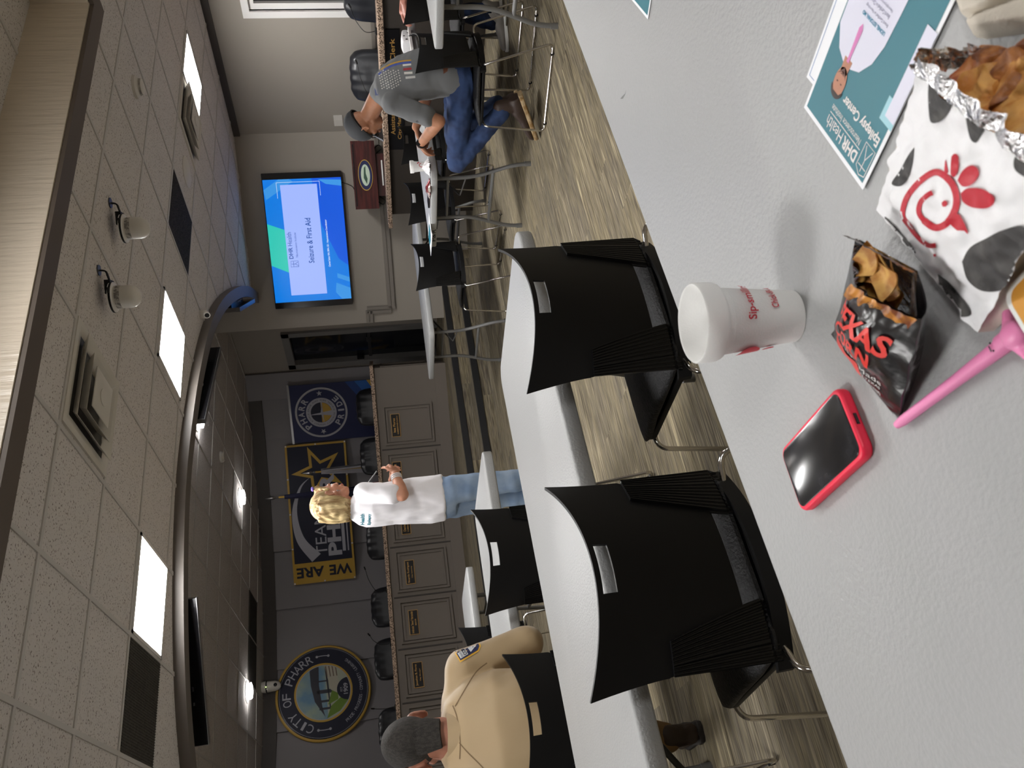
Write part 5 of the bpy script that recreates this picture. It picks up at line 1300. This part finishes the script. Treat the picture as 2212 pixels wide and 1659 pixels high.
texts('heading_lettering', [dict(s='DHR', w=.029, h=.0115, cx=.043, cy=-.0155, bold=.03), dict(s='Health', w=.034, h=.012, cx=.077, cy=-.0155),
  dict(s='Neuroscience Institute', w=.062, h=.0065, cx=.063, cy=-.0295), dict(s='Epilepsy Center', w=.074, h=.0125, cx=.045, cy=-.046, bold=.025)], M['white'], t0, z=.0012)
b = MB()
for P_ in ([(.006, -.010), (.006, -.036), (.024, -.036), (.024, -.012), (.015, -.007), (.006, -.010)], [(.015, -.010), (.015, -.022), (.009, -.034)], [(.015, -.022), (.021, -.034)], [(.008, -.015), (.022, -.015)], [(.028, -.0245), (.094, -.0245)]): stroke(b, P_, .0009, .0012)
b.build('logo_lines', M['white'], t0, smooth=False)
# portrait of a doctor, printed flat
sx_ = .098
flat('portrait_coat', [[(sx_-.035, -.090), (sx_-.022, -.075), (sx_-.008, -.070), (sx_+.008, -.070), (sx_+.022, -.076), (sx_+.036, -.094), (sx_+.037, -.15), (sx_+.032, -.205), (sx_-.05, -.205), (sx_-.045, -.14), (sx_-.042, -.11)]], mat('coat_white', S(222, 222, 238), .6), t0, .0012)
flat('portrait_head', [disc(sx_, -.053, .0105, .0145, 28), [(sx_-.006, -.062), (sx_+.006, -.062), (sx_+.0075, -.076), (sx_-.0075, -.076)]], mat('portrait_skin', S(184, 128, 102), .6), t0, .0014)
flat('portrait_hair', [[(sx_+.0116*cos(a), -.0475+.0105*sin(a)) for a in [.0+pi*k/14 for k in range(15)]]+[(sx_-.0096, -.0465), (sx_-.006, -.0425), (sx_+.006, -.0425), (sx_+.0096, -.0465)]], mat('portrait_dark', S(48, 34, 30), .6), t0, .0016)
flat('portrait_features', [disc(sx_-.004, -.0525, .0015, .0008, 10), disc(sx_+.004, -.0525, .0015, .0008, 10), [(sx_-.0042, -.060), (sx_, -.0625), (sx_+.0042, -.060), (sx_, -.0608)], [(sx_-.009, -.058), (sx_, -.0675), (sx_+.009, -.058), (sx_, -.064)]], mat('portrait_dark2', S(96, 62, 52), .6), t0, .0018)
flat('portrait_tie', [[(sx_-.0025, -.073), (sx_+.0025, -.073), (sx_+.002, -.079), (sx_+.0035, -.105), (sx_, -.110), (sx_-.0035, -.105), (sx_-.002, -.079)]], mat('tie_pink', S(214, 128, 186), .6), t0, .0016)
texts('caption_lettering', [dict(s='LEONEL ESTOFAN, MD', w=.043, h=.0042, cx=sx_-.014, cy=-.118, bold=.03)], mat('ink_blue', S(52, 140, 170), .6), t0, z=.0016)
texts('small_lettering', [dict(s=s_, w=w_, h=.0036, cx=sx_-.014, cy=y_) for s_, w_, y_ in (('Board Certified in Neurology', .042, -.125), ('Board Certified in Clinical', .036, -.131), ('Neurophysiology / Epilepsy', .038, -.137))], mat('ink_grey', S(120, 120, 150), .6), t0, z=.0016)
flat('info_boxes', [[(.0, -.062), (.022, -.062), (.022, -.084), (.0, -.084)]], mat('pale_teal', S(160, 208, 220), .6), t0, .0012)
flat('info_panel', [[(.0, -.068), (.016, -.068), (.016, -.15), (.0, -.15)]], mat('coat_white', S(222, 222, 238), .6), t0, .0014)
t1 = flyer('white and blue edged flyer sheet peeking out under the teal flyer', tl+e_*-.012+f_2*.012+(-e_)*.0, -e_, f_2, Wf+.0, Hf, zt+.0006, 'teal flyers on the nearest table')
c_ = Z(1746, 159, zt+.0006)+e_*Wf; t1.location = (c_.x, c_.y, zt+.0006); t1.rotation_euler.z += R(1.5)
ring = [(q, -q), (Wf-q, -q), (Wf-q, -Hf+q), (q, -Hf+q), (q, -q)]
b = MB(); stroke(b, ring, .001, .0008); b.build('blue_border', mat('ink_blue2', S(70, 120, 180), .6), t1, smooth=False)
cr = Z(1401, 42, zt)
x_ = (Z(1410, -60, zt)-cr).normalized()
t2 = flyer('corner of another teal flyer at the top edge, alone on the table', cr+V((0, 0, 0)), x_, None, .1408, .215, zt+.0006, 'teal flyers on the nearest table')
t2.rotation_euler.z = atan2((Z(1366, 0, zt)-cr).y, (Z(1366, 0, zt)-cr).x)-R(90)*0
flat('teal_field', [[(q, -q), (Wf-q, -q), (Wf-q, -Hf+q), (q, -Hf+q)]], M['teal'], t2, .0008)

# pink novelty pen
a, c = Z(1938, 918, zt+.006), Z(2172, 742, zt+.006); d_ = (c-a).normalized()
t = thing('novelty_pen', 'pink pen with a flared cap and a tiny drawn face', 'pen', (a.x, a.y, zt)); ol = V((a.x, a.y, zt))
pk = mat('pink_plastic', S(240, 142, 190), .4)
MB().tube([a-ol, a-ol+d_*.01, c-ol-d_*.06, c-ol], [.0035, .0048, .0052, .0068], 20).build('barrel', pk, t)
MB().lathe([(.0001, .0), (.0075, .001), (.0078, .012), (.0001, .014)], c-ol-d_*.002+V((0, 0, .002)), 20, axis=d_).build('face_band', pk, t)
b = MB(); sd_ = d_.cross(V((0, 0, 1)))
b.ell(c-ol+d_*.014+V((0, 0, .003)), (.010, .013, .008)); 
for s in (-1, 1): b.cap(c-ol+d_*.010+sd_*.004*s, c-ol+d_*.016+sd_*.020*s-V((0, 0, .0)), .0068, .0045)
fuse(b, 'flared_cap', pk, t, .0018, 3)
b = MB()
for s in (-1, 1): b.ell(c-ol-d_*.004+sd_*.0032*s+V((0, 0, .0085)), (.0009, .0009, .0006), n=8, m_=6)
b.cap(c-ol+d_*-.007+sd_*.002+V((0, 0, .0078)), c-ol+d_*-.007-sd_*.002+V((0, 0, .0078)), .0005, .0005, 6); b.build('drawn_face', M['plate'], t, kind='stuff')

# sauce tub at the right edge
c = Z(2288, 662, zt+.012); t = thing('sauce_tub', 'clear dipping tub of orange sauce at the right edge', 'tub', (c.x, c.y, zt))
MB().prism(rrect(.058, .045, .012, 6), 0, .024, .003).build('tub', mat('tub_clear', S(206, 208, 206), .25, spec=.6), t, ang=50)
MB().prism(rrect(.05, .037, .01, 6), .0235, .0255).build('sauce', mat('sauce_orange', S(208, 148, 60), .3), t, ang=50)
MB().prism(rrect(.060, .047, .012, 6), .022, .0245, .0008).build('rim', mat('tub_rim', S(226, 228, 226), .3), t, ang=50)
c = Z(2206, 712, zt+.004); t = thing('nugget_crumb', 'small brown crumb beside the pink pen\'s cap', 'food', (c.x, c.y, zt))
fuse((lambda b: (b.ell((0, 0, .005), (.008, .007, .005)), b.ell((.006, .004, .004), (.005, .006, .004)), b)[-1])(MB()), 'crumb', mat('fried_dark', S(120, 66, 24), .6, mix=(S(176, 110, 50), 120, .4, .6)), t, .0012, 1)

# ---- spotted paper bag with a red emblem, lying with its mouth towards the camera
zb = zt+.016
B1, B2 = Z(1893, 454, zb), Z(2112, 718, zb)          # closed end
T1, T2 = Z(1978, 160, zt+.070), Z(2290, 410, zt+.075)  # mouth
t = thing('paper_bag', 'white paper food bag with black cow spots and a red chicken emblem', 'bag', ((B1.x+T2.x)/2, (B1.y+T2.y)/2, zt)); ol = V(t.location)
pb = mat('bag_paper', S(238, 238, 240), .55, bump=(26, .5))
wr2 = lambda u, v: .0035*noise.noise(V((u*6, v*6, 1)))+.0025*noise.noise(V((u*15, v*13, 5)))
def bagp(u, v, top=True):
    p = (B1*(1-u)+B2*u)*(1-v)+(T1*(1-u)+T2*u)*v-ol; bul = (1-(2*u-1)**2)
    if top: z = p.z+.010*bul*sin(pi*min(1, v*1.1))+wr2(u, v)*1.3; return V((p.x, p.y, z))
    return V((p.x, p.y, .002+.02*v*(1-bul)))
b = MB(); b.grid(lambda u, v: bagp(u, v), 60, 50)
o = b.build('front_panel', pb, t, ang=80); tf = BVHTree.FromPolygons([v.co.copy() for v in o.data.vertices], [tuple(p.vertices) for p in o.data.polygons])
MB().grid(lambda u, v: bagp(u, v, False), 20, 20).build('back_panel', pb, t, ang=80)
for u_0, nm in ((0, 'side_gusset'), (1, 'side_gusset')):
    b = MB()
    def fg(w, v): p, q_ = bagp(u_0, v), bagp(u_0, v, False); m__ = p*(1-w)+q_*w; inn = (B2-B1).normalized()*(.014*sin(pi*w)*(1 if u_0 == 0 else -1)); return m__+inn*min(1, v*2)
    b.grid(fg, 10, 30); b.build(nm, mat('bag_paper_side', S(200, 192, 180), .6, bump=(30, .5)), t, ang=80)
MB().grid(lambda u, w: bagp(u, 0)*(1-w)+bagp(u, 0, False)*w, 20, 4).build('bag_bottom', pb, t, ang=80)
# foil lining standing out of the mouth
b = MB()
def frim(u, w):
    p = bagp(u, 1); d1 = ((T1-B1).normalized()); z = .006+.010*w+.003*noise.noise(V((u*16, w*4, 3)))
    return p+d1*(.001+.016*w+.005*noise.noise(V((u*11, 0, 7))))+V((0, 0, .003*sin(u*40)*w+.002))
b.grid(frim, 80, 6); b.build('foil_rim', M['foil'], t, ang=80)
b = MB()
def frim2(w, k):
    p = bagp(0, 1)*(1-w)+bagp(0, 1, False)*w; return p+(T1-B1).normalized()*(.02*k)+(B2-B1).normalized()*(-.006+.01*noise.noise(V((w*7, k*4, 2))))+V((0, 0, .004*noise.noise(V((w*9, k*9, 9)))))
b.grid(frim2, 24, 10); b.build('foil_side', M['foil'], t, ang=80)
b = MB()
def fin(u, k): p = bagp(u, 1-.5*k, False); return p+V((0, 0, .006+.002*noise.noise(V((u*12, k*9, 4)))))
b.grid(fin, 30, 20); b.build('foil_lining', M['foil'], t, ang=80)
b = MB()
def fl2(u, w): p = bagp(u, 1, False); return p+(T1-B1).normalized()*(.028*w)+V((0, 0, .004+.012*w+.004*noise.noise(V((u*9, w*6, 11)))))
b.grid(fl2, 40, 12); b.build('foil_lip', M['foil'], t, ang=80)
# prints: px -> draped on the front panel from above
def drape(name, polys_px, m_, off=.0008, tree=tf, par=t, o_=ol, zz=None): return pxdrape(name, polys_px, m_, tree, o_, par, off, .008)
def sm_(P_, n=6): return [tuple(p) for p in spline([(x, y, 0) for x, y in P_]+[(P_[0][0], P_[0][1], 0)], n)][:-1]
def sm2(P_, n=6): return [(p[0], p[1]) for p in sm_(P_, n)]
spk = mat('spot_black', S(52, 50, 50), .6, bump=(40, .3), mix=(S(82, 80, 78), 40, .45, .65))
for i, P_ in enumerate(([(2012, 148), (2030, 180), (2050, 215), (2052, 235), (2035, 260), (2012, 265), (2006, 240), (2005, 190)],
    [(2085, 250), (2120, 255), (2135, 262), (2115, 300), (2105, 308), (2094, 295)],
    [(1975, 318), (1962, 335), (1944, 368), (1926, 396), (1945, 402), (1962, 385), (1971, 355)],
    [(2205, 320), (2190, 345), (2195, 370), (2230, 385), (2240, 340)],
    [(2078, 565), (2095, 535), (2130, 515), (2165, 498), (2212, 490), (2225, 540), (2212, 590), (2180, 610), (2160, 628), (2120, 628), (2090, 605)],
    [(2026, 592), (2050, 610), (2075, 640), (2097, 672), (2090, 684), (2060, 680), (2042, 650), (2030, 620)],
    [(1895, 462), (1915, 470), (1945, 500), (1975, 540), (1990, 575), (1960, 545), (1925, 505), (1897, 475)])):
    drape('cow_spot', [sm2(P_)], spk, .0016)
def thick(P_, w, tp=None, n=6):
    P_ = [V((p[0], p[1])) for p in spline([(x, y, 0) for x, y in P_], n)]; L_, R_ = [], []; N_ = len(P_)
    for i, p in enumerate(P_):
        d = (P_[min(i+1, N_-1)]-P_[max(i-1, 0)]).normalized(); k = w/2*(tp(i/(N_-1)) if tp else 1); qn = V((-d.y, d.x))*k; L_.append(tuple(p+qn)); R_.append(tuple(p-qn))
    return [[L_[i], L_[i+1], R_[i+1], R_[i]] for i in range(N_-1)]
rd = M['red']
em_ = thick([(2021, 530), (2005, 530), (1985, 515), (1965, 490), (1950, 465), (1955, 435), (1970, 410), (1995, 385), (2020, 372), (2040, 380), (2058, 400), (2066, 428), (2062, 455), (2045, 482), (2022, 492), (2000, 480), (1985, 460), (1988, 438), (2003, 422), (2014, 416)], 11, lambda k: .9 if k < .1 else .75+.6*min(1, k*2) if k < .8 else 1.0)
drape('emblem_outline', em_, rd, .0016)
drape('emblem_eye', [sm2([(2034, 438), (2040, 433), (2046, 437), (2044, 445), (2036, 446)])], rd, .0018)
drape('emblem_comb', [sm2([(2043, 345), (2048, 372), (2040, 370), (2041, 350)]), sm2([(2055, 338), (2062, 332), (2070, 338), (2070, 365), (2062, 382), (2053, 375)]), sm2([(2068, 390), (2078, 370), (2095, 358), (2110, 362), (2114, 378), (2100, 398), (2080, 403)]), sm2([(2075, 418), (2090, 407), (2120, 408), (2145, 424), (2146, 440), (2130, 450), (2100, 448), (2080, 436)])], rd, .0018)
drape('emblem_beak', [sm2([(2052, 484), (2068, 462), (2082, 480), (2091, 505), (2078, 495), (2068, 498)])], rd, .0018)
drape('emblem_mark', [sm2([(2016, 549), (2021, 549), (2021, 554), (2017, 554)])], rd, .0018)
# browned potato and bacon pieces in the mouth
fm = [mat('food_golden', S(214, 160, 88), .55, mix=(S(186, 118, 50), 60, .42, .6), bump=(90, .4)), mat('food_brown', S(176, 112, 56), .5, mix=(S(120, 66, 30), 60, .42, .6), bump=(90, .4)), mat('food_bacon', S(150, 76, 48), .45, mix=(S(196, 130, 80), 40, .45, .6), bump=(90, .4))]
for k, (x, y, dz, rx, ry, a_, mi_, lb) in enumerate(((2100, 205, .050, .024, .018, .9, 0, 'large golden waffle fry in the paper bag\'s mouth'), (2078, 180, .042, .012, .018, .2, 2, 'reddish brown strip at the bag\'s left inner edge'), (2128, 150, .038, .020, .015, .5, 1, 'flat brown square piece deep in the bag'), (2168, 178, .046, .020, .018, 1.3, 1, 'dark crisp piece in the middle of the bag'), (2190, 195, .048, .016, .02, .3, 0, 'yellowish rounded piece nearer the bag\'s right'), (2180, 255, .050, .024, .02, 1.0, 0, 'golden piece by the bag\'s right rim'), (2215, 150, .038, .018, .018, .1, 1, 'brown piece at the bag\'s upper right'))):
    c = Z(x, y, zt+dz); s_ = thing('fried_piece', lb, 'food', (c.x, c.y, c.z), a_, 'fried pieces in the paper bag')
    b = MB()
    def fq(u, v, rx=rx, ry=ry, k=k):
        xx_, yv = (u-.5)*2, (v-.5)*2; return V((xx_*rx*(1-.15*abs(yv)), yv*ry*(1-.1*abs(xx_)), .008*noise.noise(V((u*3, v*3, k)))-.006*xx_*xx_+.005*yv)), V((0, 0, 1))
    b.sheet(fq, 16, 12, .006); b.build('piece', fm[mi_], s_, ang=50); o = b = None

# ---- crisp packet lying with its torn mouth towards the camera
zc0, zc1 = zt+.006, zt+.060
F1, F2 = Z(1795, 722, zc0), Z(1938, 905, zc0); G1, G2 = Z(1846, 612, zc1), Z(1990, 690, zc1)
K1, K2 = Z(1850, 515, zt+.052), Z(1985, 588, zt+.052)
t = thing('crisp_packet', 'open black corn chip packet with red lettering and a torn foil mouth', 'packet', ((F1.x+G2.x)/2, (F1.y+G2.y)/2, zt)); ol2 = V(t.location)
cb_ = mat('packet_black', S(24, 22, 24), .25, bump=(16, .35), spec=.7)
def pk_(u, v):
    p = (F1*(1-u)+F2*u)*(1-v)+(G1*(1-u)+G2*u)*v-ol2; s = max(0, 1-(2*u-1)**2)
    return p+V((0, 0, .020*s*sin(pi*min(1, v*.9+.02))+.003*noise.noise(V((u*7, v*6, 2)))*(1 if 0 < v else 0)))
b = MB(); b.grid(pk_, 50, 40); o = b.build('front_panel', cb_, t, ang=80); tp = BVHTree.FromPolygons([v.co.copy() for v in o.data.vertices], [tuple(p.vertices) for p in o.data.polygons])
def pkb(u, v): p = (F1*(1-u)+F2*u)*(1-v)+(K1*(1-u)+K2*u)*v-ol2; p.z = .001+(.050*v**2.2 if 0 < u < 1 else .052*v); return p
b = MB(); b.grid(pkb, 30, 30); b.build('back_panel', M['foil'], t, ang=80)
for u_0 in (0, 1):
    b = MB()
    def fs(w, v): p, q_ = pk_(u_0, v), pkb(u_0, v); m__ = p*(1-w)+q_*w; return m__+(F2-F1).normalized()*(-.004 if u_0 == 0 else .010)*sin(pi*w)*v
    b.grid(fs, 10, 30); b.build('side_fold', cb_, t, ang=80)
b = MB()
def tri(w, k):   # inner foil sides rising to the back lip
    u_0 = 0 if k < .5 else 1; return pkb(0, 1)*(1-w)+pkb(1, 1)*w
b = MB(); b.grid(lambda u, w: pkb(u, 1)+V((0, 0, .004+.010*w+.003*noise.noise(V((u*14, w*3, 8)))))+((K1-F1).normalized())*(.006*w), 40, 5); b.build('back_lip', mat('lip_print', S(176, 110, 34), .4, mix=(S(60, 36, 20), 30, .45, .55)), t, ang=80)
b = MB(); b.grid(lambda u, w: pk_(u, 1)*(1-w)+(pkb(1, 1)*u+pkb(0, 1)*(1-u))*w+V((0, 0, .0)) if False else pkb(1, .55+.45*u)*(1-w)+pk_(1, .55+.45*u)*w-(F2-F1).normalized()*(.006), 14, 8); b.build('foil_side', M['foil'], t, ang=80)
# folded front lip with the printed chips
def lp(u, w): p = pk_(u, 1); dn = (F1-G1).normalized(); return p+dn*(.034*w)+V((0, 0, .0035+.002*sin(pi*w)+.002*noise.noise(V((u*10, w*3, 1)))))
b = MB(); b.grid(lp, 40, 6); b.build('folded_lip', mat('chip_print', S(196, 130, 46), .35, mix=(S(120, 60, 24), 45, .45, .58)), t, ang=80)
o = texts('stamp_lettering', [dict(s='01AUG26', w=.030, h=.005, cx=0, cy=.004), dict(s='01APR8881', w=.034, h=.005, cx=0, cy=-.004)], M['plate'], t)
for v in o.data.vertices: 
    q_ = lp(.55-v.co.x*0+v.co.x/.13, .5-v.co.y/.022); v.co = q_+V((0, 0, .0012))
def ptext(name, items, m_, off=.0012, bend=0):
    o = texts(name, items, m_, t); refine(o, .008, 3)
    for v in o.data.vertices:
        u, w = v.co.x, v.co.y; p = pk_(min(max(u, 0), 1), min(max(w, 0), 1)); h = tp.find_nearest(p); n_ = h[1] if h[1].z > 0 else -h[1]; v.co = p+n_*off
ptext('title_lettering', [dict(s='TEXAS', w=.84, h=.21, cx=.43, cy=.66, bold=.03), dict(s='CORN', w=.58, h=.17, cx=.42, cy=.43, bold=.03)], mat('packet_red', S(226, 52, 44), .4), .0016)
ptext('script_lettering', [dict(s='chips', w=.36, h=.075, cx=.42, cy=.285)], mat('packet_grey', S(190, 190, 190), .4))
ptext('maker_lettering', [dict(s='Made', w=.22, h=.06, cx=.70, cy=.24), dict(s='IN TEXAS', w=.2, h=.03, cx=.70, cy=.17), dict(s='CORN CHIPS', w=.2, h=.025, cx=.72, cy=.11)], M['white'])
o = flat('red_panel', [[(.12, .20), (.52, .20), (.60, .04), (.2, .05)]], mat('packet_red', (1, 0, 0)), t); refine(o, .03, 5)
for v in o.data.vertices: v.co = pk_(v.co.x, v.co.y)+V((0, 0, .0012))
chm = mat('corn_chip', S(206, 160, 84), .6, mix=(S(170, 112, 44), 80, .4, .6))
for k in range(11):
    u, v = .2+.6*random.random(), .62+.34*random.random(); p = pkb(u, v)+ol2+V((0, 0, .006+.004*(k % 3)))
    s_ = thing('corn_chip', ('pale corn chip lying inside the open black packet'), 'food', p, random.random()*6, 'corn chips in the packet')
    MB().sheet(lambda a, c: (V(((a-.5)*.030*(1-.5*c), (c-.5)*.024, .006*(a-.5)**2*4)), V((0, 0, 1))), 8, 6, .0012).build('chip', chm, s_, ang=60)
# pale cloth beyond the bag, blurred at the corner
c0_, c1_, c2_, c3_ = Z(1985, -90, zt+.02), Z(2078, 86, zt+.02), Z(2420, 30, zt+.03), Z(2380, -260, zt+.03)
t = thing('cloth', 'pale beige cloth with a dark fold in the corner beyond the paper bag', 'cloth', ((c0_.x+c2_.x)/2, (c0_.y+c2_.y)/2, zt)); o3 = V(t.location)
b = MB()
def fcl(u, v):
    p = (c0_*(1-u)+c1_*u)*(1-v)+(c3_*(1-u)+c2_*u)*v-o3; e_2 = min(1, 8*min(u, 1-u, v, 1-v)); p.z = .001+.022*e_2**.5+.005*noise.noise(V((u*3, v*3, 0)))*e_2-.010*math.exp(-((u-.78+.25*v)/.03)**2)*e_2
    return p
b.grid(fcl, 50, 50); b.build('fabric', mat('cloth_beige', S(206, 198, 184), .85, bump=(400, .2)), t, ang=80)

# ------------------------------------------------------------------ things on the other tables
cp2, rd2 = cup('white foam cup with a red emblem, in front of the seated man\'s hands', (0, 0, 0), .125, .030, .046)
q_ = Z(914, 356, .74); cp2.location = (4.50, 4.15, .742); cp2.rotation_euler.z = -atan2(4.47, 4.13)+.1
cup_print(cp2, rd2, thick([(.018, .03), (.006, .026), (-.006, .034), (-.006, .05), (.004, .06), (.016, .056), (.022, .044)], .004)+[disc(.022, .070, .005, .005), disc(.030, .062, .005, .005)], M['red'], 'red_emblem')
t = thing('snack_packet', 'shiny red and gold foil snack packet lying open beside the seated man\'s cup', 'packet', (4.30, 4.18, .742), R(70))
b = MB(); b.grid(lambda u, v: V(((u-.5)*.17, (v-.5)*.10, .004+.03*sin(pi*u)*sin(pi*v)+.008*noise.noise(V((u*6, v*6, 3))))), 24, 16); b.grid(lambda u, v: V(((u-.5)*.17, (v-.5)*.10, .0015)), 4, 4)
b.build('foil_pouch', mat('packet_redfoil', S(150, 60, 66), .25, .6, mix=(S(224, 214, 204), 16, .48, .56)), t, ang=60)
t = thing('paper_bag', 'small torn white food bag crumpled between the seated man\'s hands', 'bag', (4.36, 4.03, .742), R(20))
b = MB(); b.grid(lambda u, v: V(((u-.5)*.13, (v-.5)*.10, .004+.045*sin(pi*u)*sin(pi*v)+.012*noise.noise(V((u*7, v*7, 9))))), 20, 16); b.build('paper', mat('bag_paper', S(238, 238, 240)), t, ang=60)
t = thing('smartphone', 'black smartphone lying flat at the table edge by the seated man\'s snack', 'phone', (4.335, 4.30, .742), R(84))
MB().prism(rrect(.155, .078, .01, 5), 0, .012, .002).build('body', M['blackp'], t); MB().prism(rrect(.148, .071, .008, 5), .0118, .0128).build('screen', M['screenb'], t)
t = thing('leaflet', 'white and teal leaflet hanging over the corner of the marked table', 'flyer', (4.30, 4.62, .7415), R(82))
MB().grid(lambda u, v: V(((u-.5)*.28, (v-.5)*.20+.03, .001+.02*max(0, -v+.3)**2-.02*max(0, v-.8)*(1-u))), 10, 10).build('sheet', M['paper'], t, ang=60)
flat('teal_print', [[(-.06, -.04), (.12, -.04), (.12, .05), (-.02, .09), (-.08, .04)]], M['teal'], t, .004)
t = thing('foam_cup', 'white foam cup with a red straw at the top edge', 'cup', (5.53, 4.13, .742), 0, 'white foam cups')
for ch in [x for x in bpy.data.objects if x.parent == cp2]: dup(ch, parent=t)
MB().tube([(0, 0, .06), (.01, .01, .12), (.0, .03, .21)], .0035, 8).build('straw', M['red'], t)
t = thing('paper_bag', 'black and white spotted food bag lying on its side at the top edge', 'bag', (5.88, 4.10, .742), R(10))
b = MB(); b.loft([((-.10, 0, .035), (0, .06, 0), (0, 0, .033)), ((.0, 0, .04), (0, .065, 0), (0, 0, .038)), ((.1, 0, .035), (0, .06, 0), (0, 0, .03))], 20, 4); o = b.build('paper', mat('bag_paper', S(238, 238, 240)), t, ang=60)
for i in range(6):
    b = MB(); a_ = i*1.1; b.ell((-.07+.028*i, -.055+.01*(i % 2), .035+.02*sin(a_)), (.012, .012, .012), n=12, m_=8); b.build('cow_spot', spk, t)
t = thing('food_tray', 'white paper tray edge beside the spotted bag at the top edge', 'tray', (5.75, 3.98, .742), R(3)); MB().prism(rrect(.30, .05, .01), 0, .02, .002).build('tray', M['white'], t)
# small marks on the nearest table
t = thing('table_scuff', 'small dark curved scuff on the grey table near its far edge', 'mark', (0, 0, zt))
o = None
c = Z(1343, 205, zt); t.location = (c.x, c.y, zt-.0004)
b = MB(); P_ = [(Z(x, y, zt)-c) for x, y in ((1340, 213), (1345, 210), (1350, 203), (1352, 195))]; stroke(b, [(p.x, p.y) for p in P_], .004, .0, taper=lambda k: .3+sin(pi*min(1, k*1.4)) if k < .7 else .2); b.build('scuff', mat('scuff_grey', S(120, 122, 120), .7), t, smooth=False)
